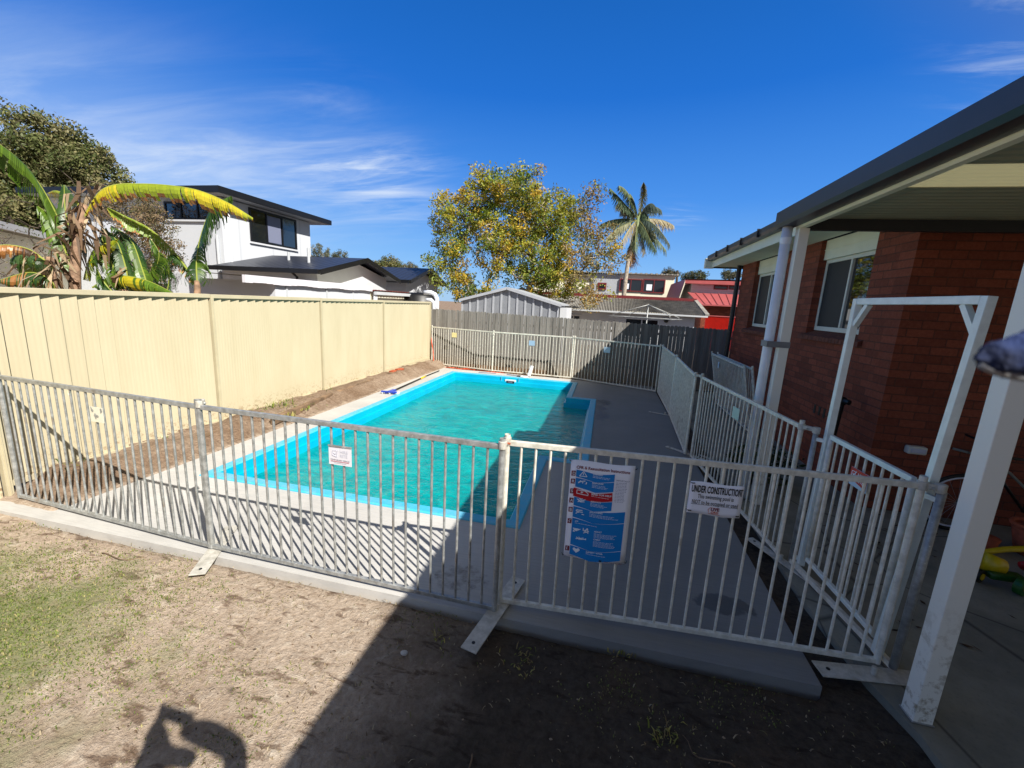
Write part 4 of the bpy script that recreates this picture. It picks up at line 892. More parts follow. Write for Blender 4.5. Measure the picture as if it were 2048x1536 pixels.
# ---- far trees on the skyline
for k, (u, v, d, ru, rv, cols, lab) in enumerate((
    (640, 508, 60, 24, 22, [(96, 104, 84), (120, 122, 100)], 'small gum tree just right of the white two-storey house'),
    (680, 515, 66, 22, 14, [(112, 116, 98), (90, 98, 78)], 'grey-green gum crown between the white house and the black roofs'),
    (775, 528, 62, 34, 13, [(98, 106, 60), (122, 118, 74)], 'olive tree crown above the second black roof'),
    (820, 535, 60, 20, 9, [(120, 118, 88), (98, 98, 70)], 'low olive crown at the left foot of the big tree'),
    (1342, 546, 70, 20, 10, [(86, 88, 64), (104, 100, 76)], 'small dark tree above the cream building roof'),
    (1390, 556, 60, 30, 14, [(74, 82, 54), (98, 100, 70)], 'rounded dark tree left of the red roof'),
    (1372, 585, 56, 20, 26, [(50, 56, 42), (66, 70, 50)], 'dark tree standing behind the cream building corner'),
    (1462, 548, 52, 22, 10, [(84, 88, 66), (104, 104, 84)], 'sparse tree beside the brick house gutter'),
    (860, 575, 34, 22, 14, [(110, 120, 50), (134, 132, 60)], 'leafy bush by the white plumbing pipes'))):
    c = D(u, v, d); s = d/FPX; b = Vector((c.x, c.y, -.1))
    tree('gum_tree', lab, 'tree', b, [b, b+Vector((0, 0, max(.8, c.z*.55)))], [(c, (ru*s*.8, ru*s*.8, rv*s)), (D(u-ru*.5, v+rv*.3, d), (ru*s*.5, ru*s*.5, rv*s*.7)), (D(u+ru*.5, v+rv*.4, d), (ru*s*.5, ru*s*.5, rv*s*.6))], 60, 60, ru*s*.24, ru*s*.055, cols, 40+k, 'bark_pale', .03, .5, .2, group='trees on the skyline')
# ---- tall palm
def palm():
    d = 30.0; o = empty('palm_tree', Vector((D(1246, 640, d).x, D(1246, 640, d).y, 0)), 'tall thin-trunked palm with drooping fronds right of the big tree', 'palm')
    b = D(1240, 660, d); b.z = -.1; a = D(1251, 560, d); t = D(1263, 500, d); top_ = D(1275, 450, d); n1 = D(1256, 525, d)
    MB().tube([b, a, n1, t, top_], [.20, .15, .14, .12, .10], 12).build('trunk', 'bark_pale', o, smooth=True)
    MB().tube([t, top_, D(1280, 425, d)], [.17, .2, .12], 10).build('crown_shaft', 'shaft', o, smooth=True)
    g = random.Random(3)
    fr = [((1240, 395), (1222, 378), .6), ((1262, 380), (1240, 372), 0), ((1292, 375), (1288, 366), 0), ((1305, 430), (1340, 490), 1.1), ((1320, 432), (1346, 450), 1.), ((1300, 460), (1332, 500), .9), ((1230, 432), (1200, 450), .9), ((1225, 455), (1212, 480), .9), ((1300, 400), (1322, 420), .5),
          ((1285, 470), (1290, 505), .6), ((1262, 470), (1258, 505), .5), ((1270, 400), (1262, 390), 0), ((1288, 440), (1312, 470), .8), ((1240, 440), (1228, 470), .7), ((1255, 410), (1245, 420), .3), ((1285, 410), (1300, 440), .4), ((1290, 450), (1300, 480), .4)]
    fr += [((1250, 400), (1236, 408), 0), ((1296, 395), (1310, 412), 0), ((1258, 450), (1240, 492), 0), ((1296, 470), (1312, 500), 0), ((1270, 465), (1270, 500), 0)]
    root = D(1276, 440, d)
    cols = [(92, 112, 84), (112, 126, 92), (140, 140, 104), (86, 100, 90), (160, 150, 120)]
    for k, ((mu, mv), (eu, ev), dr) in enumerate(fr):
        dz = g.uniform(-1.2, 1.2); mid = D(mu, mv, d+dz*.7); end = D(eu, ev, d+dz*1.2); m = MB(); m.c = []; N = 26; pts = []
        for i in range(N+1):
            t_ = i/N; pts.append(root*(1-t_)**2+mid*2*t_*(1-t_)*1.0+end*t_**2)
        m.tube(pts, [.035*(1-.8*i/N) for i in range(N+1)], 4, False); m.c += [s2l((150, 150, 96))]*len(m.f)
        c = s2l(cols[k % 5])
        for i in range(4, N):
            p = pts[i]; dd = (pts[i+1]-pts[i]).normalized(); sd = dd.cross(Vector((0, 0, 1)));  sd = sd.normalized() if sd.length > .1 else Vector((1, 0, 0))
            for s_ in (-1, 1):
                for q in range(4):
                    L = .95*(1-abs(i/N-.45))*g.uniform(.7, 1.15); pp = p+dd*.05*q; e = pp+sd*s_*L*.32+dd*L*.22+Vector((g.uniform(-.05, .05), 0, -L*g.uniform(.45, 1.05))); w_ = dd*.035
                    m.quad(pp-w_, pp+w_, e+w_*.25, e-w_*.25); v = g.uniform(.7, 1.25); m.c.append((c[0]*v, c[1]*v, c[2]*v))
        m.build('frond', 'leaf', o)
    m = MB(); m.c = []
    for k in range(260):
        p = t+Vector((g.gauss(0, .12), g.gauss(0, .12), g.uniform(-.6, .2))); e = p+Vector((g.gauss(.15, .2), g.gauss(0, .15), -g.uniform(.3, .9))); m.quad(p, p+Vector((.02, 0, 0)), e+Vector((.015, 0, 0)), e); m.c.append(s2l(g.choice([(188, 150, 104), (140, 104, 78), (206, 170, 124)])))
    m.build('seed_strands', 'leaf', o)
M['shaft'] = simple('palm_shaft', (134, 148, 96), .6, var=.2)
palm()

# ---- banana plants
def banana_leaf(m, pts, wid, g, cols, edge=None, tear=.5, side=(1, 1), droop=.55, N=72, tip=.15, flatup=None):
    """strips of blade hanging from a bowed midrib, torn between strips"""
    P = [Vector(p) for p in pts]; n = len(P)-1
    def cr(t):
        x = min(max(t, 0), .9999)*n; i = int(x); f = x-i; p0, p1, p2, p3 = P[max(i-1, 0)], P[i], P[i+1], P[min(i+2, n)]
        return .5*((2*p1)+(p2-p0)*f+(2*p0-5*p1+4*p2-p3)*f*f+(3*p1-p0-3*p2+p3)*f**3)
    rib = [cr(i/N) for i in range(N+1)]
    m.tube(rib, [.017*(1-.8*i/N) for i in range(N+1)], 6, False); m.c += [s2l((176, 186, 88))]*(N*6)
    lo = int(N*.06)
    for s_, sw in ((-1, side[0]), (1, side[1])):
        if sw == 0: continue
        carry = 0; lenv = 1
        for i in range(lo, N):
            t = (i-lo)/(N-lo); w_ = wid*sw*(min(1, t*5+.25))*(min(1, (1-t)*3.2+tip)); a, b = rib[i], rib[i+1]; dd = (b-a).normalized(); up = flatup or Vector((0, 0, 1))
            sd = dd.cross(up); sd = (sd.normalized() if sd.length > .05 else Vector((0, 1, 0)))*s_
            if g.random() < tear: carry = g.uniform(-.1, .25); lenv = g.uniform(.72, 1.1)
            w_ *= lenv
            dr = droop+carry; ci = .5+.5*math.sin(t*9+wid*31+s_)+g.uniform(-.3, .3); cc = s2l(cols[min(len(cols)-1, max(0, int(ci*len(cols))))]); v = g.uniform(.93, 1.07); gap = g.uniform(.05, .22) if g.random() < tear*.7 else 0
            K = 5; prev = None
            for k in range(K+1):
                f = k/K; ang = dr*1.6*f+.1; 
                off = sd*(w_*f*math.cos(min(1.5, ang*.8)))+Vector((0, 0, -1))*(w_*f*math.sin(min(1.5, ang*.8)))+dd*w_*.22*f
                p0 = a+off+(b-a)*gap*f; p1 = b+off-(b-a)*gap*f*(2.5 if k == K else 1)
                if prev:
                    m.quad(prev[0], prev[1], p1, p0); c = cc
                    if edge and f > .82 and g.random() < .8: c = s2l(g.choice(edge))
                    m.c.append((c[0]*v, c[1]*v, c[2]*v))
                prev = (p0, p1)
GRN = [(92, 122, 38), (106, 136, 42), (84, 112, 36)]; YEL = [(198, 186, 44), (212, 194, 50), (176, 180, 44), (150, 166, 44)]; DRK = [(48, 78, 34), (58, 88, 38), (66, 96, 42)]; LIM = [(132, 158, 46), (120, 148, 42), (146, 164, 56)]; BRN = [(170, 118, 66), (196, 146, 88), (140, 96, 58)]
def bp(*uvd): return [D(u, v, d) for u, v, d in uvd]
def banana_plant(name_label, base_uvd, stem, leaves, dead=0, seed=1, rad=.12):
    g = random.Random(seed); st = bp(*stem); base = Vector((st[0].x, st[0].y, -.05)); o = empty('banana_plant', base, name_label, 'banana plant', 'banana plants behind the cream fence')
    MB().tube([base]+st, [rad*1.25]+[rad*(1-.55*i/len(st)) for i in range(len(st))], 12).build('stem', 'ban_stem', o, smooth=True)
    for (pts, wid, cols, edge, tear, side, droop) in leaves:
        m = MB(); m.c = []; banana_leaf(m, bp(*pts), wid, g, cols, edge, tear, side, droop); m.build('leaf_blade', 'banana', o, smooth=False)
    if dead:
        m = MB(); m.c = []
        for k in range(dead):
            c = g.choice(st[len(st)//2:]); p = c+Vector((g.gauss(0, .1), g.gauss(0, .1), g.uniform(-.1, .45))); e = p+Vector((g.gauss(0, .22), g.gauss(0, .2), -g.uniform(.2, .8))); mid = (p+e)/2+Vector((g.gauss(0, .1), g.gauss(0, .1), .1)); w_ = Vector((g.uniform(.01, .035), g.uniform(-.02, .02), 0))
            m.quad(p-w_, p+w_, mid+w_*1.3, mid-w_*1.3); m.quad(mid-w_*1.3, mid+w_*1.3, e+w_*.3, e-w_*.3); c = s2l(g.choice([(172, 150, 120), (136, 110, 86), (196, 174, 142), (104, 84, 66)])); m.c += [c, c]
        m.build('dead_leaves', 'leaf', o)
M['ban_stem'] = simple('banana_stem', (150, 120, 96), .8, var=.3, vs=10, bump=.3)
d1 = 7.6
banana_plant('ragged banana plant with brown dead leaves and a long bowed yellow leaf', None, [(150, 600, d1), (150, 540, d1), (155, 470, d1), (170, 410, d1)],
    [([(165, 440, d1), (208, 378, d1), (285, 368, d1+.1), (385, 378, d1+.2), (455, 405, d1+.3), (506, 436, d1+.4)], .31, YEL, BRN, .75, (.15, 1), 1.05),
     ([(160, 500, d1), (125, 450, d1), (80, 370, d1-.2), (30, 312, d1-.5), (-30, 270, d1-.8)], .62, GRN, None, .12, (.5, 1), .75),
     ([(165, 430, d1+.1), (150, 400, d1+.1), (115, 382, d1+.2), (96, 386, d1+.3)], .3, YEL, BRN, .6, (.2, 1), 1.),
     ([(150, 500, d1), (132, 430, d1), (128, 370, d1)], .13, DRK, None, .2, (1, 1), .2),
     ([(150, 560, d1), (128, 495, d1), (105, 440, d1), (76, 412, d1-.1)], .4, GRN, None, .2, (1, .4), .8)], 75, 5, .09)
banana_plant('banana plant at the far left with broad green and brown leaves low over the fence', None, [(105, 600, 7.2), (104, 560, 7.2), (100, 515, 7.2)],
    [([(100, 530, 7.2), (60, 500, 7.), (10, 490, 6.8), (-40, 500, 6.6)], .2, BRN+[(90, 70, 54)], None, .5, (1, .6), 1.),
     ([(108, 540, 7.2), (88, 520, 7.1), (50, 500, 7.), (20, 520, 6.9)], .3, DRK, None, .4, (1, 1), .9),
     ([(115, 590, 7.2), (100, 560, 7.1), (60, 545, 7.), (0, 560, 6.8)], .26, DRK+BRN[:1], None, .5, (1, 1), .9),
     ([(110, 590, 7.3), (92, 560, 7.3), (72, 525, 7.3), (70, 505, 7.3)], .34, LIM, None, .1, (1, 1), .5)], 40, 6, .08)
banana_plant('cluster of torn dark green banana leaves in front of the shrub', None, [(250, 605, 8.2), (252, 580, 8.2)],
    [([(245, 590, 8.2), (225, 530, 8.1), (205, 480, 8.1), (212, 455, 8.1)], .42, DRK+GRN, None, .5, (1, 1), .95),
     ([(262, 590, 8.2), (250, 530, 8.2), (232, 480, 8.2), (205, 455, 8.2)], .42, DRK, None, .6, (1, 1), 1.),
     ([(300, 590, 8.4), (285, 540, 8.4), (262, 480, 8.4), (225, 452, 8.4)], .38, DRK+GRN, None, .55, (1, 1), .95),
     ([(258, 600, 8.3), (300, 555, 8.3), (318, 510, 8.2), (300, 476, 8.1)], .40, GRN+DRK, None, .55, (1, 1), .95),
     ([(240, 600, 8.1), (205, 560, 8.), (190, 520, 7.9), (200, 500, 7.9)], .34, DRK+GRN, None, .4, (1, 1), .9),
     ([(330, 600, 8.6), (338, 560, 8.6), (330, 520, 8.5), (305, 492, 8.4)], .34, DRK, None, .6, (1, 1), .95),
     ([(168, 560, 8.), (180, 515, 8.), (200, 492, 8.), (235, 478, 8.)], .36, LIM+YEL, None, .3, (.3, 1), .9),
     ([(185, 575, 8.1), (230, 552, 8.1), (290, 560, 8.1), (345, 585, 8.1)], .28, GRN+YEL[:1], None, .4, (1, 1), .9)], 10, 7, .08)
banana_plant('slender banana plant with a forked yellow stem beside the white house corner', None, [(394, 600, 8.8), (395, 575, 8.8), (393, 562, 8.8)],
    [([(395, 570, 8.8), (393, 525, 8.8), (402, 470, 8.8), (425, 415, 8.8), (462, 392, 8.8)], .56, DRK+GRN[:1], None, .8, (1, 1), .8),
     ([(395, 575, 8.8), (372, 535, 8.8), (345, 500, 8.7), (300, 458, 8.5), (250, 432, 8.3), (215, 415, 8.1)], .34, LIM, BRN, .6, (.15, 1), 1.0),
     ([(372, 535, 8.8), (350, 510, 8.8), (335, 520, 8.8), (325, 555, 8.8)], .3, DRK, None, .7, (1, 1), .8)], 0, 8, .07)

# ------------------------------------------------------------------ neighbouring buildings
M['clad'] = None
m = MT('vertical_cladding'); w = m.n('ShaderNodeTexWave', wave_type='BANDS', bands_direction='X', wave_profile='SAW'); w.inputs['Scale'].default_value = .27; m.l(m.mapv((1, 1, 1), (0, 0, R(45))), w.inputs['Vector'])
m.set(Base_Color=m.mix(m.rng(w.outputs['Fac'], .94, 1, 0, .35), s2l((204, 208, 214)), s2l((150, 154, 160))), Roughness=.6); M['clad'] = m.m
def box_part(name, mat, par, *b, **k): return MB().box(*b).build(name, mat, par, **k)
def window(par, axis, c, a, b, z0, z1, frame, fw=.06, div=2, mat='glass_far', out=.03):
    """framed opening proud of a wall: axis 'x' = wall facing +X at x=c, 'y' = wall facing -Y at y=c"""
    m = MB(); s = 1 if axis == 'x' else -1
    def bx(p, q, r0, r1, d0, d1):
        lo, hi = sorted((c+s*d0, c+s*d1)); 
        return (lo, hi, p, q, r0, r1) if axis == 'x' else (p, q, lo, hi, r0, r1)
    m.box(*bx(a, a+fw, z0, z1, 0, out)); m.box(*bx(b-fw, b, z0, z1, 0, out)); m.box(*bx(a+fw, b-fw, z0, z0+fw, 0, out)); m.box(*bx(a+fw, b-fw, z1-fw, z1, 0, out))
    for k in range(1, div): q = a+(b-a)*k/div; m.box(*bx(q-fw*.4, q+fw*.4, z0+fw, z1-fw, 0, out))
    w_ = m.build('window', frame, par); MB().box(*bx(a+fw, b-fw, z0+fw, z1-fw, .004, out*.4)).build('pane', mat, w_); return w_

# white two-storey house, left
X1 = -14.0; K1 = X1/-11
wh = empty('white_house', (X1-3, 15.5, 0), 'white two-storey house with black roof and dark windows behind the cream fence', 'house')
yN = GX(440, 400, X1).y; yF = GX(619.4, 450, X1).y; zE = GX(619.4, 448, X1).z+.06
box_part('wall', 'clad', wh, X1-8.5, X1, yN, yF, -.1, zE)
a = GX(497, 425, X1); b = GX(590, 450, X1); z0 = GX(497, 482, X1).z; z1 = a.z+.12
wi = window(wh, 'x', X1, a.y, b.y+.03, z0, z1+.08, 'black', .07, 3, out=.05)
MB().box(X1+.01, X1+.03, a.y+(b.y-a.y)*.34, a.y+(b.y-a.y)*.64, z0+.1, z1-.05).build('curtain', 'ink_grey', wi); MB().box(X1, X1+.07, a.y-.05, b.y+.08, z0-.07, z0-.004).build('window_sill', 'white_wall', wh)
q = GY(330, 410, yN); q2 = GY(432, 440, yN); window(wh, 'y', yN, q.x, q2.x, q2.z, q.z+.12, 'black', .07, 3, out=.05)
MB().box(q.x-.05, q2.x+.05, yN-.07, yN, q2.z-.07, q2.z-.004).build('window_sill', 'white_wall', wh)
window(wh, 'y', yN, GY(300, 570, yN).x, GY(342, 570, yN).x, .9, GY(320, 562, yN).z, 'white_wall', .09, 1, out=.06)
ev = .5; rx0, rx1, ry0, ry1 = X1-9, X1+ev, yN-ev, yF+ev+.3; zr = zE
MB().box(rx0, rx1, ry0, ry1, zr+.03, zr+.06).build('soffit', 'grey_wall', wh); 
m = MB(); m.box(rx1, rx1+.1, ry0-.1, ry1, zr+.03, zr+.24); m.box(rx0, rx1, ry0-.1, ry0, zr+.03, zr+.24); m.build('gutter', 'black', wh)
m = MB(); yc = (ry0+ry1)/2; xr = rx1-(ry1-ry0)/2; A_ = [(rx0, ry0, zr+.22), (rx1, ry0, zr+.22), (rx1, ry1, zr+.22), (rx0, ry1, zr+.22), (rx0+1, yc, zr+.52), (xr, yc, zr+.52)]
m.add(A_, [(0, 1, 5, 4), (1, 2, 5), (2, 3, 4, 5), (3, 0, 4), (0, 3, 2, 1)]); m.build('roof', 'roof_dark', wh)
MB().tube([(X1+.06, yN+.25, zE), (X1+.06, yN+.25, 0)], .05, 8).build('downpipe', 'pvc', wh)
MB().tube([(X1-.2, yN-.06, 3.9), (X1-.2, yN-.06, 1.0)], .05, 8).build('downpipe', 'grey_wall', wh)
# single-storey wings with gable ends
def gable_wing(xe, y0, ya, y1, ze, za, xw, label, roofmat='roof_dark'):
    o = empty('house_wing', (xe-2, ya, 0), label, 'house', 'black-roofed single-storey wings'); oh = .45
    m = MB().prism([(xe, y0, -.1), (xe, y1, -.1), (xe, y1, ze), (xe, ya, za-.12), (xe, y0, ze)], (xw-xe, 0, 0)); m.build('wall', 'white_wall', o)
    t = .05; m = MB(); sl = (za-ze)/(ya-y0)
    for s_, ye in ((-1, y0-oh), (1, y1+oh)):
        zz_ = ze-oh*sl+.1; m.add([(xe+oh, ye, zz_), (xe+oh, ya, za+.1), (xw, ya, za+.1), (xw, ye, zz_), (xe+oh, ye, zz_-t), (xe+oh, ya, za+.1-t), (xw, ya, za+.1-t), (xw, ye, zz_-t)], [(0, 1, 2, 3), (4, 7, 6, 5), (0, 4, 5, 1), (3, 2, 6, 7), (0, 3, 7, 4), (1, 5, 6, 2)])
    m.build('roof', roofmat, o)
    zg = ze-oh*sl+.08; MB().box(xw, xe+oh, y0-oh-.12, y0-oh, zg-.13, zg+.02).build('gutter', 'black', o)
    for ye in (y0-oh, y1+oh):
        MB().prism([(xe+oh+.004, ye, zg-.15), (xe+oh+.004, ya, za-.06), (xe+oh+.004, ya, za+.12), (xe+oh+.004, ye, zg+.03)], (.03, 0, 0)).build('barge_board', 'black', o)
    MB().box(xw, xe+oh-.02, y0-oh+.01, y0-.002, zg-.03, zg-.015).build('soffit', 'grey_wall', o); return o
xe = -9.5; a = GX(640, 540, xe); b = GX(735, 522, xe); c = GX(797, 562, xe)
o = gable_wing(xe-.45, a.y+.45, b.y, c.y-.3, a.z+.02, b.z+.0, -13.94, 'white wing with a black gable roof in front of the two-storey house')
MB().tube([(xe-1.2, a.y-.05, a.z), (xe-1.15, a.y+.3, a.z-.25), (xe-1.15, a.y+.38, 0)], .045, 8).build('downpipe', 'black', o)
xe = -8.9; a = GX(830, 548, -8.4); b = GX(857, 545, -8.4)
gable_wing(-9.9, 19.6, 21.6, 23.6, GX(800, 553, -9.9).z-.1, GX(845, 542, -9.9).z+.05, -16, 'second smaller black gable behind the first, left of the big tree')
for k, (x, y) in enumerate(((-12.2, 14.4), (-11.0, 14.0))):
    MB().tube([(x, y, 2.9), (x, y, 3.62 if k else 3.5)], .05, 8).build('vent_pipe', 'grey_wall', bpy.data.objects['house_wing'])
# low white shed with wavy fascia just behind the cream fence
sh = empty('white_shed', (-7.6, 9, 0), 'long low white shed with a wavy-edged fascia just behind the cream fence', 'shed')
Xs = -7.5; a = GX(486, 548, Xs); b = GX(742, 573, Xs); 
m = MB(); N = 26
for i in range(N): y0 = a.y+(b.y-a.y)*i/N; y1 = a.y+(b.y-a.y)*(i+1)/N; w0 = .012*math.sin(i*.9); m.box(Xs-.03, Xs+.05, y0, y1-.002, a.z-.17+w0, a.z-.01)
m.build('fascia', 'plate', sh); box_part('wall', 'white_wall', sh, Xs-2.5, Xs-.04, a.y+.9, b.y, -.1, a.z-.1)
m = MB()
for f in (.25, .55, .8): y = a.y+(b.y-a.y)*f; MB().box(Xs-.04, Xs-.015, y, y+.05, -.1, a.z-.18).build('cover_strip', 'grey_wall', sh)
MB().add([(Xs-.03, a.y, a.z-.02), (Xs-.03, b.y, a.z-.02), (Xs-2.7, b.y, a.z+.05), (Xs-2.7, a.y, a.z+.05)], [(0, 1, 2, 3)]).build('roof', 'patio', sh)
sh2 = empty('rust_roofed_shed', (-7.6, b.y+2, 0), 'small shed with a red-brown corrugated roof edge and white downpipe', 'shed')
c = GX(845, 583, Xs); zc = b.z-.12
m = MB(); N = 40
for i in range(N): y0 = b.y+.05+(c.y-b.y)*i/N; m.add([(Xs+.1, y0, zc+(.03 if i % 2 else 0)), (Xs+.1, y0+(c.y-b.y)/N, zc+(0 if i % 2 else .03)), (Xs-2.4, y0+(c.y-b.y)/N, zc-.1+(0 if i % 2 else .03)), (Xs-2.4, y0, zc-.1+(.03 if i % 2 else 0))], [(0, 1, 2, 3)])
M['rust_roof'] = simple('rusty_red_roof', (132, 66, 56), .8, var=.2); m.build('roof', 'rust_roof', sh2)
box_part('wall', 'cream_paint', sh2, Xs-2.3, Xs-.1, b.y+.1, c.y-.6, -.1, zc-.02); MB().box(Xs+.08, Xs+.18, b.y+.05, c.y, zc-.13, zc-.03).build('gutter', 'grey_wall', sh2); MB().tube([(Xs+.06, b.y+.15, zc-.05), (Xs+.06, b.y+.15, 0)], .07, 10).build('downpipe', 'pvc', sh2)
tk = empty('water_tank', (-7.3, c.y+.8, 0), 'black water tank behind the far end of the cream fence', 'water tank')
q = GX(838, 592, -7.3); MB().tube([(-7.3, q.y, 0), (-7.3, q.y, q.z), (-7.3, q.y, q.z+.12)], [.75, .75, .55], 24).build('tank', 'black', tk, smooth=True)
pp = empty('plumbing_pipe', (-6.3, 13.6, 0), 'fat white bent drain pipes rising at the corner where the two fences meet', 'pipe')
dd_ = 14.6; MB().tube(bp((848, 585, dd_), (862, 585, dd_), (870, 589, dd_), (874, 598, dd_), (874, 606, dd_), (873, 640, dd_)), .075, 12).build('tall_bend', 'pvc', pp, smooth=True)
MB().tube(bp((852, 600, dd_), (862, 600, dd_), (868, 606, dd_), (869, 640, dd_)), .07, 12).build('short_bend', 'pvc', pp, smooth=True)
# low house with white gutter behind the bananas
lh = empty('low_house', D(100, 560, 15), 'low cream house with a white gutter behind the banana plants', 'house'); A_ = D(-60, 428, 9.6); B_ = D(250, 508, 22); zc = B_.z; A_.z = zc
A_ = D(-40, 434, 10.8); A_.z = zc+.0
dv = (B_-A_); dv.z = 0; dn_ = Vector((-dv.y, dv.x, 0)).normalized()
def slab(p, q, z0, z1, n0, n1): return [Vector((p.x, p.y, 0))+dn_*n0+UP*z0, Vector((q.x, q.y, 0))+dn_*n0+UP*z0, Vector((q.x, q.y, 0))+dn_*n1+UP*z0, Vector((p.x, p.y, 0))+dn_*n1+UP*z0]
MB().prism(slab(A_, B_, zc-.16, 0, 0, .12), UP*.2).build('gutter', 'white_wall', lh); MB().prism(slab(A_, B_, -.1, 0, .6, 4), UP*(zc+.0)).build('wall', 'cream_paint', lh)
MB().prism(slab(A_, B_, zc-.14, 0, .12, 4), UP*.05).build('roof', 'patio', lh)
# grey steel shed behind the timber fence
gs = empty('garden_shed', (1, 16.5, 0), 'grey ribbed steel garden shed with a gable roof behind the timber fence', 'shed')
Ys = 16.2; a = GY(925, 599, Ys); ap = GY(1015, 579, Ys); b = GY(1117, 610, Ys); M['shed_steel'] = simple('shed_steel', (146, 150, 156), .45, .2, var=.05); M['shed_trim'] = simple('shed_trim', (186, 190, 196), .45, .2, var=.05)
zl = min(a.z, b.z); MB().prism([(a.x, Ys, -.1), (b.x, Ys, -.1), (b.x, Ys, zl), (ap.x, Ys, ap.z), (a.x, Ys, zl)], (0, 3, 0)).build('wall', 'shed_steel', gs)
n = 12
for i in range(n+1):
    x = a.x+(b.x-a.x)*i/n; f = (x-a.x)/(ap.x-a.x) if x < ap.x else (b.x-x)/(b.x-ap.x); z = zl+(ap.z-zl)*max(0, min(1, f)); MB().box(x-.035, x+.035, Ys-.03, Ys-.001, -.1, z-.03).build('rib', 'shed_trim', gs)
for p, s_ in ((a, -1), (b, 1)):
    m = MB(); e = Vector((p.x+s_*.12, Ys-.1, zl-.02)); t = Vector((ap.x, Ys-.1, ap.z+.04)); m.prism([e, t, t+UP*.05, e+UP*.05], (0, 3.3, 0)); m.build('roof_sheet', 'shed_trim', gs)
    MB().bar(e+Vector((0, -.02, .0)), t+Vector((0, -.02, 0)), .02, .10).build('barge_capping', 'shed_trim', gs)
box_part('side_annex', 'white_wall', gs, b.x+.04, b.x+.3, Ys+.3, Ys+2.6, -.1, zl-.1)
# house with corrugated fibro roof
ch = empty('fibro_house', (6, 26, 0), 'low white house with a weathered grey corrugated roof and maroon ridge', 'house')
Yc = 23.5; Yr = 26.5; zc = 0; a = GY(1128, 622, Yc); b = GY(1411, 637, Yc); ze = (a.z+b.z)/2+.14; r1 = GY(1140, 592, Yr); r2 = GY(1404, 603, Yr); zr = (r1.z+r2.z)/2
xa, xb = a.x-2, b.x; m = MB(); N = 110; w_ = (xb-xa)/N
M['fibro'] = simple('fibro_roof', (150, 146, 138), .95, var=.25, vs=4)
for i in range(N):
    for k in range(4):
        x0, x1 = xa+w_*(i+k/4), xa+w_*(i+(k+1)/4); h0, h1 = .05*math.sin(k*math.pi/2), .05*math.sin((k+1)*math.pi/2)
        m.quad((x0, Yc-.4, ze+h0), (x1, Yc-.4, ze+h1), (x1, Yr, zr+h1), (x0, Yr, zr+h0))
m.build('roof', 'fibro', ch, smooth=True); M['maroon'] = simple('maroon_paint', (112, 36, 40), .5)
MB().box(xa, xb, Yr-.1, Yr+.1, zr-.02, zr+.16).build('ridge_cap', 'maroon', ch); MB().box(xa, xb, Yc-.5, Yc-.4, ze-.08, ze+.0).build('gutter', 'grey_wall', ch)
MB().bar((xb-.02, Yc-.4, ze+.05), (xb-.02, Yr, zr+.05), .2, .09).build('barge_tile', 'fibro', ch); box_part('wall', 'white_wall', ch, xa+.4, xb-.5, Yc, Yr+2, -.1, ze-.05)
for u0, u1, v in ((1133, 1162, 630), (1250, 1320, 632)): p = GY(u0, v, Yc); q = GY(u1, v, Yc); window(ch, 'y', Yc, p.x, q.x, .5, ze-.3, 'white_wall', .08, 2)
MB().ellipsoid((GY(1333, 632, Yc).x, Yc-.1, ze-.35), (.12, .1, .12)).build('eave_lamp', 'black', ch, smooth=True)
# cream building with maroon windows
cb_ = empty('cream_building', (9, 42, 0), 'two-storey cream building with maroon framed windows behind the palm', 'building')
Yb = 38; L0 = GY(1090, 545, Yb); a = GY(1241, 548, Yb); b = GY(1350, 552, Yb); zt = a.z; M['cream_wall'] = simple('cream_render', (238, 232, 208), .8, var=.06, vs=1)
box_part('wall', 'cream_wall', cb_, a.x, b.x, Yb, Yb+9, -.1, zt); box_part('left_wall', 'cream_wall', cb_, L0.x-1, a.x-2.25, Yb+.3, Yb+9, -.1, zt-.1); box_part('blue_grey_panel', 'shed_trim', cb_, a.x-2.24, a.x-.01, Yb+.05, Yb+8, -.1, zt-.05)
m = MB(); N = 60; x0 = L0.x-1.2
for i in range(N): q0 = x0+(b.x+.3-x0)*i/N; q1 = x0+(b.x+.3-x0)*(i+1)/N; m.box(q0, q1-.04, Yb-.25, Yb+9.3, zt+.02, zt+(.14 if i % 2 else .09))
m.build('roof', 'fibro', cb_)
for u0, u1, v0, v1 in ((1240, 1283, 557, 584), (1287, 1328, 558, 587)):
    p = GY(u0, v0, Yb); q = GY(u1, v1, Yb); wn_ = window(cb_, 'y', Yb, p.x, q.x, q.z, p.z, 'maroon', .08, 2, out=.1); MB().box(p.x+.3, p.x+(q.x-p.x)*.42, Yb-.075, Yb-.06, q.z+.2, q.z+(p.z-q.z)*.62).build('curtain', 'ink_white', wn_)
p = GY(1196, 565, Yb); q = GY(1212, 580, Yb); window(cb_, 'y', Yb+.05, p.x, q.x, q.z, p.z, 'maroon', .13, 1, out=.1)
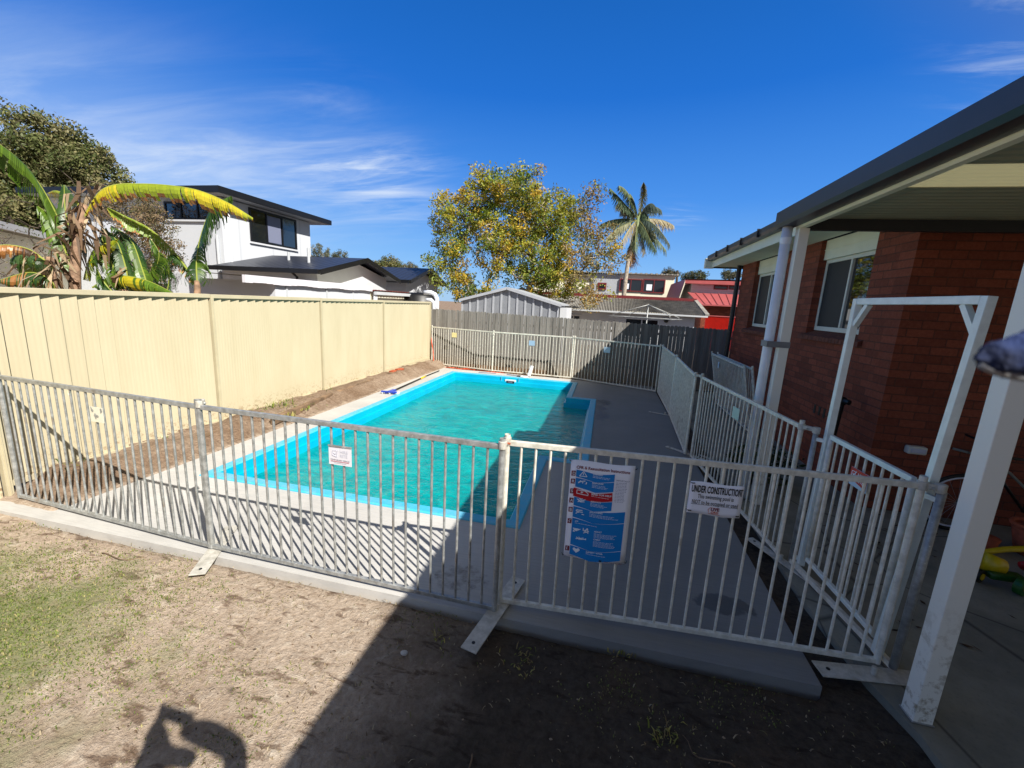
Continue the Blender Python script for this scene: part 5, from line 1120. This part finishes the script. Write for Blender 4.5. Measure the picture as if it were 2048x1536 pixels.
# red roofed house
rh = empty('red_roof_house', (13, 34, 0), 'house with red metal roof and white weatherboard gable beside the brick house', 'house')
Yq = 30; M['red_roof'] = simple('red_metal_roof', (168, 84, 84), .5, var=.08, vs=2); M['red_fence'] = simple('red_sheet', (200, 44, 32), .5, var=.06)
p = GY(1384, 566, Yq); q = GY(1500, 575, Yq); w1 = GY(1384, 585, Yq)
box_part('upper_wall', 'white_wall', rh, p.x, q.x, Yq, Yq+5, w1.z-.5, p.z); MB().box(p.x-.5, q.x+.6, Yq-.4, Yq+.0, p.z-.05, p.z+.18).build('upper_eave', 'red_roof', rh)
m = MB(); lo_ = GY(1352, 602, Yq+.5); m.prism([(p.x-.5, Yq-.42, p.z+.16), (lo_.x, Yq-.42, lo_.z), (lo_.x, Yq-.42, lo_.z-.22), (p.x-.5, Yq-.42, p.z-.14)], (0, 6, 0)); m.build('rake_board', 'cream_paint', rh)
MB().add([(p.x-.5, Yq-.45, p.z+.2), (lo_.x-.05, Yq-.45, lo_.z+.04), (lo_.x-.05, Yq+6, lo_.z+.04), (p.x-.5, Yq+6, p.z+.2), (p.x+4, Yq+6, p.z+.3), (p.x+4, Yq-.45, p.z+.3)], [(0, 1, 2, 3), (0, 3, 4, 5)]).build('upper_roof', 'red_roof', rh)
for u0, u1 in ((1428, 1455), (1458, 1480)): a = GY(u0, 570, Yq); b = GY(u1, 580, Yq); window(rh, 'y', Yq, a.x, b.x, b.z, a.z, 'maroon', .07, 1)
m = MB()
for k in range(4): z = w1.z+(p.z-w1.z)*k/4; MB().box(p.x, q.x, Yq-.012, Yq, z, z+.02).build('board_line', 'grey_wall', rh)
c0 = GY(1376, 585, Yq-.1); c1 = GY(1500, 590, Yq-.1); d0 = GY(1398, 608, Yq-3); d1_ = GY(1500, 612, Yq-3)
m = MB(); m.prism([c0, c1, d1_, d0], (0, 0, -.08)); m.build('lower_roof', 'red_roof', rh)
for k in range(9):
    f = k/8; MB().bar(c0.lerp(c1, f)+UP*.02, d0.lerp(d1_, f)+UP*.02, .05, .03).build('roof_seam', 'red_roof', rh)
box_part('lower_wall', 'brick_y', rh, d0.x+.3, d1_.x, Yq-2.6, Yq-.2, -.1, d0.z-.05); window(rh, 'y', Yq-2.6, d0.x+2.6, d0.x+4.2, 1.0, d0.z-.5, 'white_wall', .06, 1)
rf = empty('red_fence', (12, 25.8, 0), 'bright red ribbed sheet fence between the fibro house and brick house', 'fence'); a = GY(1411, 632, 25.5); b = GY(1500, 634, 25.5); m = MB(); n = 46
for i in range(n): x0 = a.x+(b.x-a.x)*i/n; w_ = (b.x-a.x)/n; m.quad((x0, 25.5, 0), (x0+w_*.5, 25.46, 0), (x0+w_*.5, 25.46, a.z), (x0, 25.5, a.z)); m.quad((x0+w_*.5, 25.46, 0), (x0+w_, 25.5, 0), (x0+w_, 25.5, a.z), (x0+w_*.5, 25.46, a.z))
m.build('sheets', 'red_fence', rf); MB().box(a.x, b.x, 25.44, 25.56, a.z, a.z+.05).build('top_rail', 'red_roof', rf)
# power pole and rotary clothesline
po = empty('power_pole', D(1353, 610, 52), 'thin power pole on the skyline left of the red roof', 'pole'); p = D(1355, 541, 52); po.location.z = 0; b = po.location
MB().tube([(b.x, b.y, 0), (p.x, p.y, p.z)], .14, 8).build('shaft', 'bark_dark', po); 
for v in (545, 552): q = D(1352, v, 52); MB().bar(q-Vector((.55, 0, 0)), q+Vector((.35, 0, 0)), .1).build('cross_arm', 'bark_dark', po)
for v in (544, 550, 556): q = D(1349, v, 51.8); MB().ellipsoid(q, (.12, .12, .16), 8, 6).build('insulator', 'black', po)
hh = empty('rotary_clothesline', (0, 0, 0), 'silver rotary clothesline standing behind the timber fence', 'clothesline'); dc = 16.0
ap_ = D(1297, 608, dc); ct = D(1295, 636, dc); hh.location = (ap_.x, ap_.y, 0)
MB().tube([(ap_.x, ap_.y, 0), ap_], .022, 8).build('mast', 'galv', hh, smooth=True)
arms = [D(1221, 633, dc+.6), D(1343, 637, dc-.9), D(1362, 641, dc+.5), D(1256, 634, dc+1.3)]
for e in arms: k = ap_.lerp(e, .93)+UP*.0; MB().tube([ap_-UP*.03, ap_.lerp(e, .5)+UP*.02, k+UP*.06, k-UP*.06], .014, 8).build('arm', 'galv', hh, smooth=True)
m = MB()
hub = ct.copy(); ring_ = [arms[0], arms[1], arms[2], arms[3]]; zc_ = hub.z
ends = []
for e in arms: v = Vector((e.x-ap_.x, e.y-ap_.y, 0)); ends.append(Vector((ap_.x, ap_.y, zc_))+v*1.03)
for f in (1., .88, .76, .64):
    P4 = [Vector((ap_.x, ap_.y, zc_)).lerp(e, f) for e in (ends[0], ends[3], ends[2], ends[1])]
    for k in range(4): m.tube([P4[k], P4[(k+1) % 4]], .007, 4)
m.build('lines', 'galv', hh)
for e in ends: MB().bar(Vector((ap_.x, ap_.y, zc_)), e, .022).build('spreader', 'galv', hh)

# ------------------------------------------------------------------ grass, weeds, litter
def blades(name, pts, hgt, cols, g, label, kind='stuff', curl=.6, wid=.0022, cat='grass', zf=None):
    m = MB(); m.c = []
    for (x, y, s) in pts:
        z = zf(x, y) if zf else -.065; a = g.uniform(0, 6.28); l = hgt*s*g.uniform(.5, 1.3); w_ = wid*g.uniform(.7, 1.5); c_, s_ = math.cos(a), math.sin(a); lean = g.uniform(.2, 1.3)*curl; px_, py_ = -s_*w_, c_*w_
        x1, y1, z1 = x+c_*l*lean*.5, y+s_*l*lean*.5, z+l*.6; x2, y2, z2 = x+c_*l*lean*1.2, y+s_*l*lean*1.2, z+l*(.95-.45*lean)
        m.quad((x-px_, y-py_, z), (x+px_, y+py_, z), (x1+px_, y1+py_, z1), (x1-px_, y1-py_, z1)); m.quad((x1-px_, y1-py_, z1), (x1+px_, y1+py_, z1), (x2, y2, z2)); c = s2l(g.choice(cols)); v = g.uniform(.75, 1.05); c = (c[0]*v, c[1]*v, c[2]*v); m.c += [c, c]
    o = m.build(name, 'blade'); return tag(o, label, cat, kind=kind)
def zg_(x, y):
    a = mn.noise(Vector((x*1.3, y*1.3, 0)))*.018; b = mn.noise(Vector((x*6, y*6, 3)))*.011; c = mn.noise(Vector((x*17, y*17, 8)))*.008; return -.034-.022*max(0, min(1, (x+1.6)/1.6))+a*.5+b*.8+c
g = random.Random(9); ptsG, ptsD = [], []
for k in range(190000):
    x, y = g.uniform(-5.9, 1.6), g.uniform(.3, 2.31)
    v = mn.noise(Vector((x*1.6, y*2.2, 12)))+.5*mn.noise(Vector((x*5, y*6, 2))); dens = math.exp(-(((x+3.6)/1.05)**2+((y-1.4)/.66)**2))*1.2+math.exp(-(((x+2.5)/.6)**2+((y-1.2)/.4)**2))*.28+v*.5
    if g.random() < dens*.85-.08: ptsG.append((x, y, g.uniform(.6, 1.1)))
    elif g.random() < (.05+.08*v)*(1 if x < -1.0 else .35): ptsD.append((x, y, g.uniform(.5, 1.2)))
blades('lawn_grass', ptsG, .017, [(104, 122, 54), (120, 136, 64), (138, 144, 78), (96, 112, 52), (172, 162, 110)], g, 'thin green lawn on the sunny side of the soil', zf=zg_)
blades('straw_litter', ptsD, .018, [(176, 160, 130), (156, 138, 110), (186, 172, 144), (104, 86, 66), (128, 124, 84)], g, 'dead straw and clippings lying over the bare soil', curl=1.3, zf=zg_, cat='straw')
g = random.Random(19)
pb_ = [(g.uniform(-5.6, 1.5), g.uniform(.4, 2.3)) for k in range(650)]
m = MB(); m.c = []
for x, y in pb_:
    s = g.uniform(.0025, .008); k0 = len(m.f); m.ellipsoid((x, y, zg_(x, y)+s*.3), (s, s*.8, s*.6), 6, 4, .25, g); c = s2l(g.choice([(160, 140, 118), (120, 98, 80), (172, 154, 134), (84, 68, 54)])); m.c += [c]*(len(m.f)-k0)
tag(m.build('soil_crumbs', 'blade'), 'small stones and crumbs of earth on the bare soil', 'crumbs', kind='stuff')
# twiggy roots lying on the shaded soil
for k, (x, y, L, a) in enumerate(((.3, 1.62, .30, .3), (.75, 1.75, .24, 2.7), (-.45, 1.48, .26, 5.6), (.15, 1.30, .22, 1.2), (-3.6, 2.12, .34, .2))):
    g2 = random.Random(60+k); pts = [Vector((x+L*t*math.cos(a)+.03*math.sin(t*7+k), y+L*t*math.sin(a)+.03*math.cos(t*6), zg_(x, y)+.012+.012*math.sin(t*5))) for t in [i/8 for i in range(9)]]
    o = MB().tube(pts, [.0045*(1-.6*i/8) for i in range(9)], 5).build('dry_runner', 'sleeper', smooth=True)
    tag(o, ['dry runner curled on the dark soil below the notice', 'dry twig on the dark soil near the right-hand stand', 'short root lying in the shade left of the long steel stand', 'thin root at the bottom of the dark soil', 'creeping dark root crossing the pale concrete lip, far left'][k], 'twig', 'twigs on the soil')
def tuft(x, y, z, n, h, cols, label, seed, spread=.08, wid=.004):
    g = random.Random(seed); pts = [(x+g.gauss(0, spread), y+g.gauss(0, spread), g.uniform(.5, 1.2)) for k in range(n)]
    o = blades('weed', pts, h, cols, g, label, None, .7, wid, 'weed', zf=lambda a, b: z); o['group'] = 'weeds along the fences'
WG = [(110, 134, 52), (136, 156, 64), (88, 110, 44), (180, 176, 90)]; WY = [(196, 186, 110), (170, 160, 84), (130, 140, 60)]
for k, (u, v, n, h, sp, cols, lab) in enumerate(((500, 812, 160, .16, .13, WG, 'tallest weed clump against the cream fence above the front rail'), (540, 806, 110, .13, .11, WG, 'grassy weed clump right of the tallest one at the fence'), (575, 800, 80, .10, .10, WG, 'low weeds at the base of the cream fence, mid left'),
        (625, 782, 80, .12, .08, WG, 'upright weed by the second fence post'), (600, 815, 90, .08, .12, WG, 'spreading green weed on the soil below the fence'), (570, 835, 70, .09, .08, WY, 'straw-yellow weed at the concrete edge'), (440, 820, 90, .12, .1, WG, 'weeds behind the joint of the grey panels'), (415, 850, 60, .09, .1, WG, 'small weeds on the soil under the joint of the grey panels'),
        (72, 930, 26, .2, .05, WG, 'thin grass blades by the fence at the far left'), (660, 772, 36, .09, .07, WG, 'small weed right of the second fence post'), (325, 885, 30, .08, .08, WG, 'faint weeds behind the front left panel'))):
    p = GZ(u, v, .10); x_ = max(p.x, FX+.06); tuft(x_, p.y, .09, n, h, cols, lab, 70+k, sp)
for k, (u, v, lab) in enumerate(((1240, 1300, 'withered tuft on the dark soil under the notice'), (1045, 1330, 'withered tuft on the dark soil below the long stand'), (870, 1280, 'pale grass tuft just inside the shadow edge'), (1330, 1480, 'dry tuft at the bottom edge of the dark soil'))):
    p = GZ(u, v, -.06); tuft(p.x, p.y, -.065, 60, .05, WY+[(150, 130, 90)], lab, 90+k, .05, .003)
# pot plant by the downpipe
o = empty('pot_plant', (1.75, 5.15, 0), 'dark leafy plant behind the fence at the foot of the white downpipe', 'plant'); m = MB(); m.c = []; g = random.Random(8)
leafcloud(m, [Vector((1.95+g.uniform(-.2, .3), 5.3+g.uniform(-.2, .5), .25+g.uniform(-.1, .2))) for k in range(14)], [.16]*14, 40, .04, [(40, 56, 30), (56, 72, 36)], g); m.build('foliage', 'leaf', o); MB().tube([(1.95, 5.4, 0), (1.95, 5.4, .2)], [.1, .13], 14).build('pot', 'black', o)

# ------------------------------------------------------------------ photographer (casts the shadow at the bottom) and blue cloth close to the lens
M['skin'] = simple('skin', (196, 150, 122), .55, var=.05); M['shirt'] = simple('dark_shirt', (52, 58, 72), .8, var=.1); M['denim'] = simple('blue_cloth', (26, 46, 92), .95, var=.45, vs=45, bump=.5, bs=120)
def skin_body():
    J = [((.02, -.62, .98), .15), ((.02, -.60, 1.15), .145), ((.02, -.55, 1.33), .16), ((.02, -.48, 1.47), .10), ((.02, -.46, 1.56), .055), ((.02, -.44, 1.66), .085), ((.02, -.44, 1.77), .09),
         ((.22, -.36, 1.50), .07), ((.31, -.12, 1.72), .062), ((.30, .0, 1.90), .054), ((.20, -.03, 1.985), .055), ((.09, -.062, 2.015), .062),
         ((-.19, -.36, 1.48), .07), ((-.185, -.10, 1.66), .06), ((-.10, -.07, 1.84), .048), ((-.05, -.085, 1.95), .052), ((-.045, -.085, 2.0), .056),
         ((.11, -.62, .90), .10), ((.12, -.60, .48), .07), ((.12, -.64, .06), .05), ((.13, -.50, -.02), .04),
         ((-.07, -.62, .90), .10), ((-.08, -.58, .48), .07), ((-.08, -.62, .06), .05), ((-.09, -.48, -.02), .04)]
    Ed = [(0, 1), (1, 2), (2, 3), (3, 4), (4, 5), (5, 6), (3, 7), (7, 8), (8, 9), (9, 10), (10, 11), (3, 12), (12, 13), (13, 14), (14, 15), (15, 16), (0, 17), (17, 18), (18, 19), (19, 20), (0, 21), (21, 22), (22, 23), (23, 24)]
    # fingers of both hands closing on the phone edges
    for hand, sx_, xo in ((11, 1, .085), (16, -1, -.085)):
        hp = J[hand][0]
        for k in range(4):
            z = 2.06-k*.021; b = len(J); J.append(((hp[0]-sx_*.006, hp[1]+.005, z), .0095)); J.append(((xo+sx_*.008, -.022, z+.002), .0085)); J.append(((xo-sx_*.002, -.012, z+.002), .0075)); Ed += [(hand, b), (b, b+1), (b+1, b+2)]
        if sx_ < 0: b = len(J); J.append(((.04, -.07, 1.875), .036)); J.append(((.115, -.055, 1.855), .036)); Ed += [(14, b), (b, b+1)]
        b = len(J); J.append(((hp[0]-sx_*.01, hp[1]-.01, 2.0), .011)); J.append(((xo-sx_*.02, -.045, 2.015), .0095)); Ed += [(hand, b), (b, b+1)]
    me = bpy.data.meshes.new('person'); me.from_pydata([j[0] for j in J], Ed, []); o = bpy.data.objects.new('person', me); COL.objects.link(o); me.materials.append(M['skin'])
    md = o.modifiers.new('skin', 'SKIN'); 
    for i, j in enumerate(J): me.skin_vertices[0].data[i].radius = (j[1], j[1])
    me.skin_vertices[0].data[0].use_root = True
    s = o.modifiers.new('sub', 'SUBSURF'); s.levels = 1; s.render_levels = 1; return o
try:
    per = skin_body(); tag(per, 'photographer with both arms raised holding up a phone, seen only by shadow', 'person')
    m = MB(); m.tube([(.02, -.62, .9), (.02, -.61, 1.1), (.02, -.57, 1.35), (.02, -.50, 1.48)], [.19, .175, .20, .13], 16); m.build('shirt', 'shirt', per, smooth=True)
except Exception as ex: print('person failed', ex)
o = empty('phone', (0, -.03, 2.03), 'slim dark phone held at arm height by the photographer', 'phone')
MB().box(-.085, .085, -.036, -.026, 1.985, 2.078).build('case', 'black', o, bevel=.004); MB().tube([(-.0, -.026, 2.03), (0, -.0245, 2.03)], .008, 12).build('lens_ring', 'galv', o)
q = D(2060, 712, .125)
o = empty('blue_cloth', q, 'blurred dark blue cloth poking in at the right edge, in front of the post', 'cloth')
def PQ(u, v, d=.125): return D(u, v, d)
m = MB(); K = 14; N = 18; prof = []
for i in range(K+1):
    f = i/K; u = 1953+f*200; hh_ = 3+58*f**.42; cy_ = 717-7*f-10*f*f; prof.append((u, cy_, hh_))
for i, (u, v, h_) in enumerate(prof):
    for j in range(N):
        t = 2*math.pi*j/N; wob = 1+.10*math.sin(j*2.1+i*.8)+.06*math.sin(j*5+i*1.7); c = PQ(u, v, .125)
        m.v.append(tuple(c-DN*(math.sin(t)*h_*wob*.125/FPX)+FW*(math.cos(t)*h_*wob*.125/FPX*.8)))
for i in range(K):
    for j in range(N): m.f.append((i*N+j, i*N+(j+1) % N, (i+1)*N+(j+1) % N, (i+1)*N+j))
m.f.append(tuple(range(N))); m.build('fold', 'denim', o, smooth=True)
m = MB(); m.tube([PQ(1960, 730, .1245), PQ(1990, 743, .1243), PQ(2030, 752, .1243), PQ(2100, 762, .1243)], [.0008, .0012, .0014, .0014], 10); m.build('grey_hem', 'strap', o, smooth=True)
